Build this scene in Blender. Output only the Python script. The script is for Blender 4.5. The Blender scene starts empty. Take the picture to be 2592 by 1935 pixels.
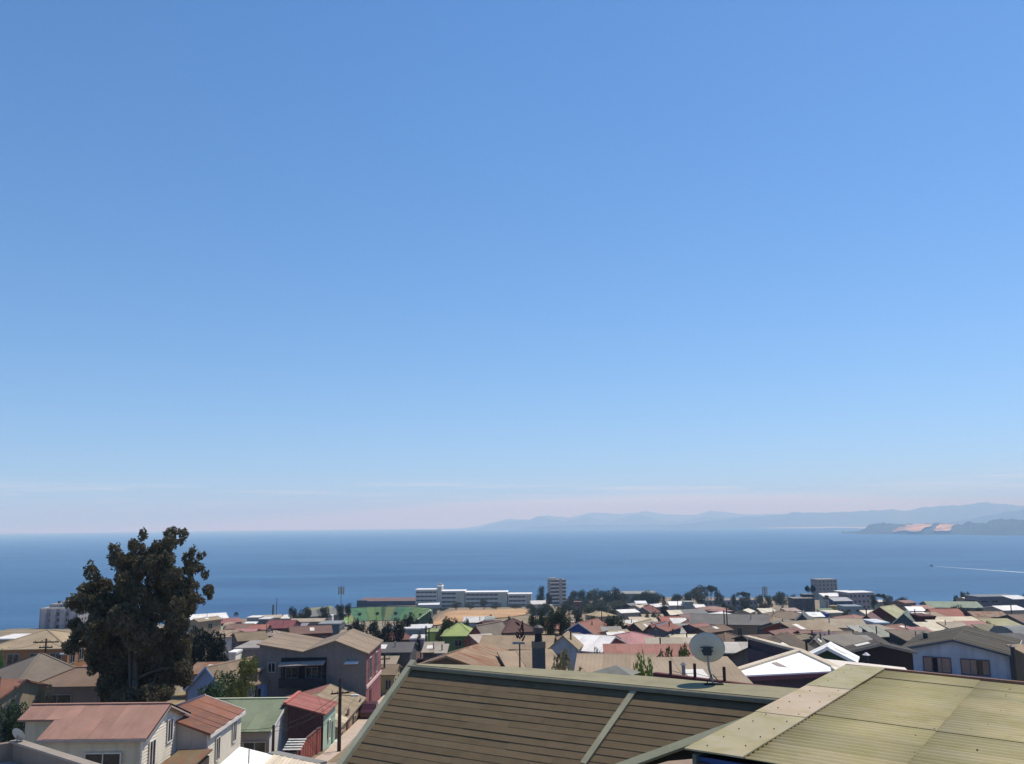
import bpy, math, random
from mathutils import Vector, noise as mnoise
rnd = random.Random(7)
S = bpy.context.scene
COL = S.collection
R = math.radians

# ------------------------------------------------------------------ camera
IW, IH, F = 2592.0, 1935.0, 2245.0
SEA = 0.0
CZ = 110.0                      # eye height above the sea
PITCH = math.atan(360.5 / F)
ROLL = 0.0115
_f = Vector((0, math.cos(PITCH), math.sin(PITCH)))
_u0 = Vector((0, -math.sin(PITCH), math.cos(PITCH)))
_r0 = Vector((1, 0, 0))
_r = math.cos(ROLL) * _r0 - math.sin(ROLL) * _u0
_u = math.sin(ROLL) * _r0 + math.cos(ROLL) * _u0
cd = bpy.data.cameras.new('camera')
cam = bpy.data.objects.new('camera', cd)
COL.objects.link(cam)
from mathutils import Matrix
M = Matrix((_r, _u, -_f)).transposed().to_4x4()
M.translation = (0, 0, CZ)
cam.matrix_world = M
cd.sensor_fit = 'HORIZONTAL'
cd.sensor_width = 36.0
cd.lens = 36.0 * F / IW
cd.clip_start = 0.2
cd.clip_end = 120000
S.camera = cam

# ------------------------------------------------------------------ sky and sun
SUN_AZ, SUN_EL = R(52), R(61)          # azimuth to the right of the view, elevation
w = bpy.data.worlds.new('World')
S.world = w
w.use_nodes = True
nt = w.node_tree
nt.nodes.clear()
N = nt.nodes.new
LK = nt.links.new
def mth(op, a, b=None, c=None, clamp=False, tree=None):
    t = tree or nt
    n = t.nodes.new('ShaderNodeMath'); n.operation = op; n.use_clamp = clamp
    for i, v in enumerate((a, b, c)):
        if v is None: continue
        if isinstance(v, (int, float)): n.inputs[i].default_value = v
        else: t.links.new(v, n.inputs[i])
    return n.outputs[0]
tc = N('ShaderNodeTexCoord')
sep = N('ShaderNodeSeparateXYZ'); LK(tc.outputs['Generated'], sep.inputs[0])
zc = mth('ADD', mth('MULTIPLY', mth('MAXIMUM', sep.outputs[2], 0.0), 0.86), 0.085)          # the last sliver under the horizon stays sky
cmb = N('ShaderNodeCombineXYZ')
LK(sep.outputs[0], cmb.inputs[0]); LK(sep.outputs[1], cmb.inputs[1]); LK(zc, cmb.inputs[2])
sky = N('ShaderNodeTexSky')
sky.sky_type = 'NISHITA'
sky.sun_disc = False
sky.sun_elevation = SUN_EL
sky.sun_rotation = SUN_AZ
sky.altitude = 100
sky.air_density = 1.0
sky.dust_density = 0.1
sky.ozone_density = 3.0
LK(cmb.outputs[0], sky.inputs[0])
# low bank of thin pale cloud over the horizon and a few wisps above it
az = mth('ARCTAN2', sep.outputs[0], sep.outputs[1])
nz1 = N('ShaderNodeTexNoise'); nz1.noise_dimensions = '1D'; nz1.inputs['Scale'].default_value = 1.7
nz1.inputs['Detail'].default_value = 2.0
LK(mth('ADD', az, 5.15), nz1.inputs['W'])
nz2 = N('ShaderNodeTexNoise'); nz2.inputs['Scale'].default_value = 1.0; nz2.inputs['Detail'].default_value = 5
cv = N('ShaderNodeCombineXYZ')
LK(mth('MULTIPLY', az, 5.0), cv.inputs[0]); LK(mth('MULTIPLY', sep.outputs[2], 150.0), cv.inputs[1])
LK(cv.outputs[0], nz2.inputs['Vector'])
top = mth('ADD', mth('MULTIPLY', mth('SINE', mth('ADD', mth('MULTIPLY', az, 4.2), 0.9)), 0.016), 0.019)
top = mth('ADD', top, mth('MULTIPLY', mth('SUBTRACT', nz1.outputs[0], 0.5), 0.010))
top = mth('ADD', top, mth('MULTIPLY', mth('SUBTRACT', nz2.outputs[0], 0.5), 0.006))
bank = mth('DIVIDE', mth('SUBTRACT', top, sep.outputs[2]), 0.009, clamp=True)
wis = mth('MULTIPLY', mth('SUBTRACT', nz2.outputs[0], 0.50), 5.0, clamp=True)
wb = mth('MULTIPLY', mth('DIVIDE', mth('SUBTRACT', sep.outputs[2], 0.022), 0.01, clamp=True),
         mth('DIVIDE', mth('SUBTRACT', 0.052, sep.outputs[2]), 0.012, clamp=True))
wis = mth('MULTIPLY', wis, wb)
cl = mth('MAXIMUM', mth('MULTIPLY', bank, 0.6), mth('MULTIPLY', wis, 0.5), clamp=True)
hs = N('ShaderNodeHueSaturation'); hs.inputs['Saturation'].default_value = 1.22
hs.inputs['Value'].default_value = 1.0
LK(sky.outputs[0], hs.inputs['Color'])
mx = N('ShaderNodeMix'); mx.data_type = 'RGBA'
tn = N('ShaderNodeMix'); tn.data_type = 'RGBA'; tn.blend_type = 'MULTIPLY'; tn.inputs[0].default_value = 1.0
LK(hs.outputs[0], tn.inputs[6]); tn.inputs[7].default_value = (1.02, 0.985, 1.03, 1)
LK(cl, mx.inputs[0]); LK(tn.outputs[2], mx.inputs[6]); mx.inputs[7].default_value = (7.4, 7.4, 7.5, 1)
bg = N('ShaderNodeBackground'); bg.inputs[1].default_value = 0.122
LK(mx.outputs[2], bg.inputs[0])
wo = N('ShaderNodeOutputWorld'); LK(bg.outputs[0], wo.inputs[0])

sd = bpy.data.lights.new('sun', 'SUN')
sd.energy = 3.9
sd.angle = R(0.53)
sd.color = (1.0, 0.90, 0.74)
so = bpy.data.objects.new('sun', sd)
COL.objects.link(so)
sv = Vector((math.sin(SUN_AZ) * math.cos(SUN_EL), math.cos(SUN_AZ) * math.cos(SUN_EL), math.sin(SUN_EL)))
so.rotation_euler = sv.to_track_quat('Z', 'Y').to_euler()
so.location = (0, 0, 300)
vs = S.view_settings
vs.view_transform = 'Standard'; vs.look = 'None'; vs.exposure = 0.22; vs.gamma = 1.0
vs.use_curve_mapping = False
cy = S.cycles
cy.max_bounces = 6; cy.diffuse_bounces = 3; cy.glossy_bounces = 2; cy.volume_bounces = 3
cy.transparent_max_bounces = 8
cy.use_denoising = True

# ------------------------------------------------------------------ placing helpers
def ray(px, py):
    v = _r * ((px - IW / 2) / F) + _u * ((IH / 2 - py) / F) + _f
    return v / v.y
def P(px, py, d):
    v = ray(px, py) * d
    return Vector((v.x, v.y, v.z + CZ))
def sm(a, b, t):
    t = max(0.0, min(1.0, (t - a) / (b - a)))
    return t * t * (3 - 2 * t)
PROF = [(0, -9), (15, -10), (30, -13), (60, -17.0), (80, -19.2), (100, -20.2), (120, -21.2), (160, -23.0), (200, -25.4),
        (300, -33.5), (400, -41), (500, -49), (640, -59), (800, -67), (1000, -76), (1400, -96)]
def prof(d):
    for (a, za), (b, zb) in zip(PROF, PROF[1:]):
        if d <= b: return za + (zb - za) * (d - a) / (b - a)
    return PROF[-1][1]
EDGE = [(-0.9, 300), (-0.58, 330), (-0.35, 430), (-0.29, 520), (-0.2, 650), (-0.1, 820), (0.1, 880), (0.3, 840), (0.38, 800), (0.43, 600), (0.6, 560), (0.9, 560)]
def edge(a):
    if a <= EDGE[0][0]: return EDGE[0][1]
    for (p, ep), (q, eq) in zip(EDGE, EDGE[1:]):
        if a <= q: return ep + (eq - ep) * (a - p) / (q - p)
    return EDGE[-1][1]
def ground(x, y):
    d = max(y, 1.0)
    a = max(-0.9, min(0.9, x / d))
    z = prof(d)
    z -= 9.0 * sm(320, 480, d) * (1 - sm(640, 720, d)) * sm(-0.29, -0.22, a) * (1 - sm(-0.105, -0.075, a))
    e = edge(a)
    if d > e: z -= (d - e) * 0.9
    return max(CZ + z, -6.0)
def solve(px, py, h, lo=28.0, hi=1000.0):
    v = ray(px, py)
    best, bd = 1e9, lo
    d = lo
    while d < hi:
        g = CZ + v.z * d - (ground(v.x * d, d) + h)
        if g <= 0: return d
        if g < best: best, bd = g, d
        d *= 1.008
    return bd

# ------------------------------------------------------------------ object helpers
LABELS = {}
def tag(o, label, cat, group=None, kind=None):
    if label:
        o['label'] = label
        LABELS.setdefault(label, []).append(o.name)
    if cat: o['category'] = cat
    if group: o['group'] = group
    if kind: o['kind'] = kind
    return o
def thing(name, label, cat, loc=(0, 0, 0), rz=0.0, group=None):
    o = bpy.data.objects.new(name, None)
    o.empty_display_size = 0.3
    COL.objects.link(o)
    o.location = loc
    o.rotation_euler = (0, 0, rz)
    return tag(o, label, cat, group)
def mdata(name, verts, faces, mat=None, smooth=False):
    me = bpy.data.meshes.new(name)
    me.from_pydata([tuple(v) for v in verts], [], faces)
    if mat: me.materials.append(mat)
    if smooth: me.polygons.foreach_set('use_smooth', [True] * len(me.polygons))
    me.update()
    return me
def put(name, me, parent=None, loc=None, rot=None, scale=None):
    o = bpy.data.objects.new(name, me)
    COL.objects.link(o)
    if parent: o.parent = parent
    if loc is not None: o.location = loc
    if rot is not None: o.rotation_euler = rot
    if scale is not None: o.scale = scale
    return o
def mesh(name, verts, faces, mat=None, parent=None, smooth=False):
    return put(name, mdata(name, verts, faces, mat, smooth), parent)
class MB:
    def __init__(s): s.v, s.f = [], []
    def add(s, v, f):
        n = len(s.v); s.v += [tuple(q) for q in v]; s.f += [tuple(i + n for i in q) for q in f]; return s
    def box(s, x0, x1, y0, y1, z0, z1):
        return s.add([(x0, y0, z0), (x1, y0, z0), (x1, y1, z0), (x0, y1, z0), (x0, y0, z1), (x1, y0, z1), (x1, y1, z1), (x0, y1, z1)],
                     [(3, 2, 1, 0), (4, 5, 6, 7), (0, 1, 5, 4), (1, 2, 6, 5), (2, 3, 7, 6), (3, 0, 4, 7)])
    def hexa(s, b, t):
        return s.add(list(b) + list(t), [(3, 2, 1, 0), (4, 5, 6, 7), (0, 1, 5, 4), (1, 2, 6, 5), (2, 3, 7, 6), (3, 0, 4, 7)])
    def tube(s, p, q, r0, r1=None, n=8, cap=True):
        p, q = Vector(p), Vector(q); r1 = r0 if r1 is None else r1
        ax = (q - p).normalized()
        a = ax.orthogonal().normalized(); b = ax.cross(a)
        v = []
        for c, r in ((p, r0), (q, r1)):
            for i in range(n):
                t = 2 * math.pi * i / n
                v.append(c + a * (math.cos(t) * r) + b * (math.sin(t) * r))
        f = [(i, (i + 1) % n, n + (i + 1) % n, n + i) for i in range(n)]
        if cap: f += [tuple(range(n - 1, -1, -1)), tuple(range(n, 2 * n))]
        return s.add(v, f)
    def path(s, pts, rad, n=6):
        for i in range(len(pts) - 1): s.tube(pts[i], pts[i + 1], rad[i], rad[i + 1], n)
        return s
    def build(s, name, mat=None, parent=None, smooth=False):
        return mesh(name, s.v, s.f, mat, parent, smooth)
def beam(p, q, wid, hgt, up=(0, 0, 1)):
    """a square bar from p to q; returns verts, faces"""
    p, q = Vector(p), Vector(q); ax = (q - p).normalized()
    up = Vector(up); sd_ = ax.cross(up).normalized(); up = sd_.cross(ax).normalized()
    v = []
    for c in (p, q):
        for a, b in ((-1, -1), (1, -1), (1, 1), (-1, 1)):
            v.append(c + sd_ * (a * wid / 2) + up * (b * hgt / 2))
    return v, [(3, 2, 1, 0), (4, 5, 6, 7), (0, 1, 5, 4), (1, 2, 6, 5), (2, 3, 7, 6), (3, 0, 4, 7)]

# ------------------------------------------------------------------ materials
def lin(h):
    if not isinstance(h, str): return h
    c = [int(h[i:i + 2], 16) / 255 for i in (0, 2, 4)]
    return tuple(v / 12.92 if v <= 0.04045 else ((v + 0.055) / 1.055) ** 2.4 for v in c)
MATS = {}
def mat(h, style='plain', rough=0.85, spec=0.25):
    key = (h, style, rough)
    if key in MATS: return MATS[key]
    c = lin(h)
    if style not in ('leaf', 'veg'):
        g_ = 0.3 * c[0] + 0.55 * c[1] + 0.15 * c[2]; c = tuple(v + (g_ - v) * 0.22 for v in c)
    if style in ('roof', 'rust', 'tile') and max(c) < 0.55: c = tuple(v * 0.8 for v in c)     # weathered sheets
    m = bpy.data.materials.new(f'{style}_{h}')
    m.use_nodes = True
    t = m.node_tree
    b = t.nodes['Principled BSDF']
    b.inputs['Roughness'].default_value = rough
    b.inputs['Specular IOR Level'].default_value = spec
    co = t.nodes.new('ShaderNodeTexCoord')
    oi = t.nodes.new('ShaderNodeObjectInfo')
    def noise(scale, detail=5, mp=None, rough_=0.6):
        n = t.nodes.new('ShaderNodeTexNoise')
        n.inputs['Scale'].default_value = scale; n.inputs['Detail'].default_value = detail
        n.inputs['Roughness'].default_value = rough_
        a = t.nodes.new('ShaderNodeVectorMath'); a.operation = 'ADD'
        t.links.new(co.outputs['Object'], a.inputs[0])
        k = t.nodes.new('ShaderNodeVectorMath'); k.operation = 'SCALE'
        k.inputs[0].default_value = (37, 19, 11); t.links.new(oi.outputs['Random'], k.inputs['Scale'])
        t.links.new(k.outputs[0], a.inputs[1])
        src = a.outputs[0]
        if mp:
            q = t.nodes.new('ShaderNodeMapping'); q.inputs['Scale'].default_value = mp
            t.links.new(src, q.inputs[0]); src = q.outputs[0]
        t.links.new(src, n.inputs['Vector'])
        return n.outputs[0]
    def ramp(src, lo, hi, a, bb):
        r = t.nodes.new('ShaderNodeMapRange'); r.clamp = True
        r.inputs[1].default_value = lo; r.inputs[2].default_value = hi
        r.inputs[3].default_value = a; r.inputs[4].default_value = bb
        t.links.new(src, r.inputs[0]); return r.outputs[0]
    def mix(fac, a, bb):
        x = t.nodes.new('ShaderNodeMix'); x.data_type = 'RGBA'
        t.links.new(fac, x.inputs[0])
        for i, q in ((6, a), (7, bb)):
            if isinstance(q, tuple): x.inputs[i].default_value = (*q[:3], 1)
            else: t.links.new(q, x.inputs[i])
        return x.outputs[2]
    def sc(k): return tuple(min(1.0, v * k) for v in c)
    def bump(h_, strength, dist=0.05):
        bm = t.nodes.new('ShaderNodeBump'); bm.inputs['Strength'].default_value = strength
        bm.inputs['Distance'].default_value = dist
        t.links.new(h_, bm.inputs['Height']); t.links.new(bm.outputs[0], b.inputs['Normal'])
    g = sum(c) / 3
    if style == 'plain':
        colr = mix(ramp(noise(2.0), 0.3, 0.7, 0, 1), sc(0.86), sc(1.08))
    elif style in ('roof', 'rust', 'tile', 'lichen'):
        n1 = ramp(noise(0.45, 6), 0.32, 0.68, 0, 1)
        n2 = ramp(noise(1.0, 5, (2.6, 0.35, 0.35)), 0.35, 0.65, 0, 1)
        colr = mix(n1, sc(0.74), sc(1.1))
        colr = mix(mth('MULTIPLY', n2, 0.45, tree=t), colr, tuple(0.5 * v + 0.5 * q for v, q in zip(sc(1.12), (g * 1.05, g, g * 0.92))))
        if style == 'rust':
            n3 = ramp(noise(0.9, 7, (1.8, 0.5, 0.5)), 0.45, 0.62, 0, 1)
            colr = mix(n3, colr, (0.23, 0.10, 0.055))
        if style == 'lichen':
            n3 = ramp(noise(1.6, 8), 0.48, 0.66, 0, 0.8)
            colr = mix(n3, colr, (0.30, 0.27, 0.12))
            n4 = ramp(noise(7.0, 3), 0.70, 0.76, 0, 0.7)
            colr = mix(n4, colr, (0.08, 0.075, 0.05))
        wv = t.nodes.new('ShaderNodeTexWave'); wv.wave_type = 'BANDS'
        wv.bands_direction = 'Y' if style == 'tile' else 'X'
        wv.inputs['Scale'].default_value = 1.1 if style == 'tile' else 1.3
        wv.inputs['Distortion'].default_value = 0.25
        t.links.new(co.outputs['Object'], wv.inputs['Vector'])
        bump(wv.outputs[1], 0.16 if style != 'lichen' else 0.0, 0.04)
    elif style in ('wall', 'siding', 'sheet'):
        n1 = ramp(noise(0.8, 6), 0.3, 0.7, 0, 1)
        n2 = ramp(noise(1.0, 6, (2.2, 2.2, 0.22)), 0.5, 0.72, 0, 0.55)
        colr = mix(n1, sc(0.86), sc(1.06))
        colr = mix(n2, colr, sc(0.62))
        if style == 'sheet':
            wv = t.nodes.new('ShaderNodeTexWave'); wv.bands_direction = 'DIAGONAL'
            q = t.nodes.new('ShaderNodeMapping'); q.inputs['Scale'].default_value = (1, 1, 0)
            t.links.new(co.outputs['Object'], q.inputs[0]); t.links.new(q.outputs[0], wv.inputs['Vector'])
            wv.inputs['Scale'].default_value = 3.0
            bump(wv.outputs[1], 0.4, 0.04)
        else:
            bump(noise(9.0, 4), 0.25, 0.02)
    elif style == 'ground':
        n1 = ramp(noise(0.05, 8), 0.35, 0.65, 0, 1)
        n2 = ramp(noise(0.9, 6), 0.4, 0.65, 0, 1)
        colr = mix(n1, sc(0.7), sc(1.15))
        colr = mix(mth('MULTIPLY', n2, 0.5, tree=t), colr, (0.10, 0.105, 0.05))
        bump(noise(3.0, 5), 0.4, 0.1)
    elif style == 'leaf':
        n1 = ramp(noise(1.2, 3), 0.35, 0.65, 0, 1)
        colr = mix(n1, sc(0.6), sc(1.5))
        b.inputs['Roughness'].default_value = 0.6
        tr = t.nodes.new('ShaderNodeBsdfTranslucent')
        tr.inputs[0].default_value = (*sc(1.1), 1)
        ms = t.nodes.new('ShaderNodeMixShader'); ms.inputs[0].default_value = 0.25
        t.links.new(b.outputs[0], ms.inputs[1]); t.links.new(tr.outputs[0], ms.inputs[2])
        t.links.new(ms.outputs[0], t.nodes['Material Output'].inputs[0])
    elif style == 'glass':
        colr = mix(ramp(noise(1.5, 2), 0.3, 0.7, 0, 1), sc(0.7), sc(1.3))
        b.inputs['Specular IOR Level'].default_value = 0.6
    elif style == 'veg':
        n1 = ramp(noise(0.004, 9), 0.38, 0.62, 0, 1)
        colr = mix(n1, sc(0.55), sc(1.3))
    # every object differs a little in tone
    if style not in ('ground', 'veg'):
        hv = t.nodes.new('ShaderNodeHueSaturation')
        t.links.new(ramp(oi.outputs['Random'], 0, 1, 0.9, 1.08), hv.inputs['Value'])
        t.links.new(colr, hv.inputs['Color']); colr = hv.outputs[0]
    t.links.new(colr, b.inputs['Base Color'])
    MATS[key] = m
    return m
GLASS = mat('1f262d', 'glass', 0.12)

# ================================================================== setting
# terrain: a polar-like sheet that falls from the viewer's hill to the shore cliffs
def build_terrain():
    ds = [0.5, 8, 16, 24, 32, 42, 52, 62, 72, 84, 100, 120, 140, 160, 180, 200, 230, 260, 300, 340, 380, 420, 460, 500, 540, 580, 620,
          660, 700, 740, 780, 820, 860, 900, 940, 980, 1040, 1100]
    aa = [-0.95 + 1.9 * i / 96 for i in range(97)]
    v, f = [], []
    for d in ds:
        for a in aa:
            x = a * max(d, 30)
            z = ground(x, d)
            if d > 100: z += 0.5 * mnoise.noise((x * 0.02, d * 0.02, 0))
            v.append((x, d, z))
    n = len(aa)
    for i in range(len(ds) - 1):
        for j in range(n - 1):
            f.append((i * n + j, i * n + j + 1, (i + 1) * n + j + 1, (i + 1) * n + j))
    o = mesh('terrain', v, f, mat('96805f', 'ground'), smooth=True)
    o['kind'] = 'structure'
build_terrain()

# sea: one sheet to the horizon
def sea_material():
    m = bpy.data.materials.new('sea_water'); m.use_nodes = True
    t = m.node_tree; b = t.nodes['Principled BSDF']
    co = t.nodes.new('ShaderNodeTexCoord')
    def nz(scale, mp, det=5):
        q = t.nodes.new('ShaderNodeMapping'); q.inputs['Scale'].default_value = mp
        n = t.nodes.new('ShaderNodeTexNoise'); n.inputs['Scale'].default_value = scale; n.inputs['Detail'].default_value = det
        t.links.new(co.outputs['Object'], q.inputs[0]); t.links.new(q.outputs[0], n.inputs['Vector']); return n.outputs[0]
    r = t.nodes.new('ShaderNodeValToRGB')
    r.color_ramp.elements[0].position = 0.36; r.color_ramp.elements[0].color = (0.018, 0.068, 0.165, 1)
    r.color_ramp.elements[1].position = 0.66; r.color_ramp.elements[1].color = (0.040, 0.118, 0.235, 1)
    a = nz(1.0, (0.0011, 0.0045, 1), 8)
    a2 = nz(1.0, (0.006, 0.030, 1), 6)
    mm = t.nodes.new('ShaderNodeMath'); mm.operation = 'MULTIPLY_ADD'
    t.links.new(a2, mm.inputs[0]); mm.inputs[1].default_value = 0.45; 
    sb = t.nodes.new('ShaderNodeMath'); sb.operation = 'SUBTRACT'; t.links.new(a, sb.inputs[0]); sb.inputs[1].default_value = 0.22
    t.links.new(sb.outputs[0], mm.inputs[2])
    t.links.new(mm.outputs[0], r.inputs[0])
    t.links.new(r.outputs[0], b.inputs['Base Color'])
    b.inputs['Roughness'].default_value = 0.42
    b.inputs['IOR'].default_value = 1.33
    b.inputs['Specular IOR Level'].default_value = 0.16
    bm = t.nodes.new('ShaderNodeBump'); bm.inputs['Strength'].default_value = 0.7; bm.inputs['Distance'].default_value = 2.0
    t.links.new(nz(1.0, (0.02, 0.05, 1), 8), bm.inputs['Height'])
    t.links.new(bm.outputs[0], b.inputs['Normal'])
    return m
HZ = 30000.0
xs = [-HZ + 400] + [-12000 + 2000 * i for i in range(13)] + [HZ - 400]
ys = [-500, 300, 1500, 4000, 9000, 18000, HZ - 300]
v = [(x, y, SEA) for y in ys for x in xs]
n = len(xs)
sea = mesh('sea', v, [(i * n + j, i * n + j + 1, (i + 1) * n + j + 1, (i + 1) * n + j) for i in range(len(ys) - 1) for j in range(n - 1)], sea_material())
sea['kind'] = 'structure'

# far hills: each range has its own distance, depth and noise relief
def hills(name, D, prof_px, depth, material, seed, base_front=None, rough=0.10):
    rows = 9
    x0, x1 = prof_px[0][0], prof_px[-1][0]
    cols = max(60, int((x1 - x0) / 6))
    v, f = [], []
    for i in range(cols + 1):
        px = x0 + (x1 - x0) * i / cols
        for (a, ya), (b, yb) in zip(prof_px, prof_px[1:]):
            if px <= b + 1e-6:
                t = (px - a) / (b - a); t = t * t * (3 - 2 * t) * 0.6 + t * 0.4
                py = ya + (yb - ya) * t; break
        top_ = P(px, py, D)
        h = max(top_.z, 2.0)
        dx = top_.x / D
        for k in range(rows):
            t = k / (rows - 1)          # 0 front foot ... 1 back foot
            y = D + depth * (t - 0.5) * 2
            s = math.cos((t - 0.5) * math.pi) ** 1.2
            nn = mnoise.fractal((px * 0.03 + seed, t * 3.1, seed * 1.7), 0.9, 2.0, 5)
            z = h * s * (1 + rough * nn) if 0 < k < rows - 1 else -3.0
            v.append((dx * y, y, z))
    for i in range(cols):
        for k in range(rows - 1):
            f.append((i * rows + k, (i + 1) * rows + k, (i + 1) * rows + k + 1, i * rows + k + 1))
    o = mesh(name, v, f, material, smooth=True); o['kind'] = 'structure'
    return o
HILL = mat('3f4a3e', 'veg', 0.95)
hills('far_mountains', 26500, [(1150, 1341), (1200, 1334), (1250, 1322), (1300, 1314), (1340, 1317), (1385, 1306), (1440, 1310), (1500, 1299), (1560, 1302), (1630, 1297), (1680, 1302),
                    (1760, 1305), (1800, 1294), (1900, 1303), (2000, 1300), (2300, 1305), (2700, 1300)], 2500, HILL, 3)
hills('far_hills', 22000, [(1200, 1341), (1235, 1332), (1270, 1321), (1310, 1318), (1340, 1316), (1366, 1304), (1395, 1315), (1430, 1320), (1465, 1313), (1484, 1304), (1510, 1313),
                    (1545, 1320), (1580, 1312), (1612, 1302), (1640, 1310), (1680, 1320), (1720, 1320), (1760, 1312), (1785, 1308), (1830, 1312),
                    (1870, 1309), (1940, 1305), (2000, 1306), (2100, 1310)], 1900, HILL, 11)
hills('bay_hills', 17500, [(1640, 1343), (1720, 1328), (1800, 1318), (1900, 1310), (1960, 1306), (2010, 1296), (2040, 1300), (2120, 1298), (2180, 1294), (2240, 1289), (2290, 1293),
                    (2350, 1283), (2400, 1279), (2450, 1275), (2500, 1272), (2540, 1277), (2592, 1279), (2700, 1270), (2900, 1262)], 2300, HILL, 23)
hills('near_bay_hills', 12500, [(2380, 1325), (2450, 1316), (2500, 1306), (2550, 1297), (2600, 1288), (2700, 1278), (2900, 1270)], 1500, HILL, 31)
# the flat shore with its beach
def flat_shore():
    v, f = [], []
    pts = [(1335, 17900), (1500, 17700), (1700, 17000), (1850, 16000), (1960, 14800), (2100, 13800), (2180, 12500), (2400, 11500), (2900, 11000)]
    for px, d in pts:
        a = ray(px, 1340).x
        v += [(a * d, d, 0.5), (a * d, d + 240, 7), (a * (d + 1500), d + 1500, 9)]
    for i in range(len(pts) - 1):
        for k in range(2): f.append((i * 3 + k, i * 3 + 3 + k, i * 3 + 4 + k, i * 3 + k + 1))
    o = mesh('beach', v, f, mat('c9b48c', 'plain', 0.95)); o['kind'] = 'structure'
    o2 = hills('shore_flats', 17800, [(1300, 1342), (1345, 1333), (1450, 1330), (1560, 1329), (1700, 1328.5), (1850, 1328), (1950, 1325), (2000, 1323.5), (2100, 1325), (2200, 1325), (2700, 1322)], 600, mat('39443a', 'veg', 0.95), 41, rough=0.3)
flat_shore()
# the cape with dunes
CAPE = [(2130, 1352, 1349), (2150, 1352, 1347), (2190, 1353, 1340), (2196, 1353, 1328), (2215, 1353, 1325), (2260, 1353, 1326), (2300, 1354, 1327), (2420, 1354, 1327), (2480, 1355, 1324),
        (2520, 1356, 1318), (2592, 1356, 1316), (2750, 1358, 1308), (2900, 1359, 1305)]
def cape_pt(px, t):
    for a, b in zip(CAPE, CAPE[1:]):
        if px <= b[0] + 1e-6:
            k = (px - a[0]) / (b[0] - a[0]); yb = a[1] + (b[1] - a[1]) * k; yt = a[2] + (b[2] - a[2]) * k; break
    vb = ray(px, yb); db = CZ / -vb.z
    p0 = Vector((vb.x * db, db, 0.0))
    dt = db + 520
    p1 = P(px, yt, dt)
    return p0.lerp(p1, t), p1
def cape():
    v, f = [], []
    rows, cols = 8, 320
    for i in range(cols + 1):
        px = 2130 + (2900 - 2130) * i / cols
        for k in range(rows):
            t = k / (rows - 1)
            q, _ = cape_pt(px, t)
            z = q.z + ((14 * mnoise.fractal((px * 0.05, t * 2.5, 3), 0.8, 2, 4) + 12 * abs(mnoise.noise((px * .45, t, 7)))) * (0.1 + t) if k else -2)
            v.append((q.x, q.y, max(z, -2)))
        q, p1 = cape_pt(px, 1.0)
        s = (q.y + 1500) / q.y
        v.append((q.x * s, q.y * s, 0.0))
    rows += 1
    for i in range(cols):
        for k in range(rows - 1):
            f.append((i * rows + k, (i + 1) * rows + k, (i + 1) * rows + k + 1, i * rows + k + 1))
    o = mesh('headland', v, f, mat('3a4230', 'veg', 0.95), smooth=True); o['kind'] = 'structure'
    dm = mat('c09a6c', 'veg', 0.95)
    for (a0, a1, b0, b1) in ((2258, 2335, 2302, 2358), (2362, 2400, 2376, 2424)):   # foot x range, crest x range
        v, f = [], []
        for i in range(25):
            u = i / 24
            for k in range(7):
                t = k / 6
                px = (a0 + (a1 - a0) * u) * (1 - t) + (b0 + (b1 - b0) * u) * t + 9 * mnoise.noise((u * 3.5, t * 4, a0 * .1 + 2))
                tt = 0.30 + 0.66 * t + 0.16 * mnoise.noise((u * 4, t * 2, a0 * .1))
                q, _ = cape_pt(px, min(tt, 1.0))
                v.append((q.x * 0.985, q.y * 0.985, q.z + 4 + CZ * 0.0))
        for i in range(24):
            for k in range(6): f.append((i * 7 + k, i * 7 + 7 + k, i * 7 + 8 + k, i * 7 + k + 1))
        o = mesh('sand_dune', v, f, dm, smooth=True); o['kind'] = 'structure'
cape()

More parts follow.
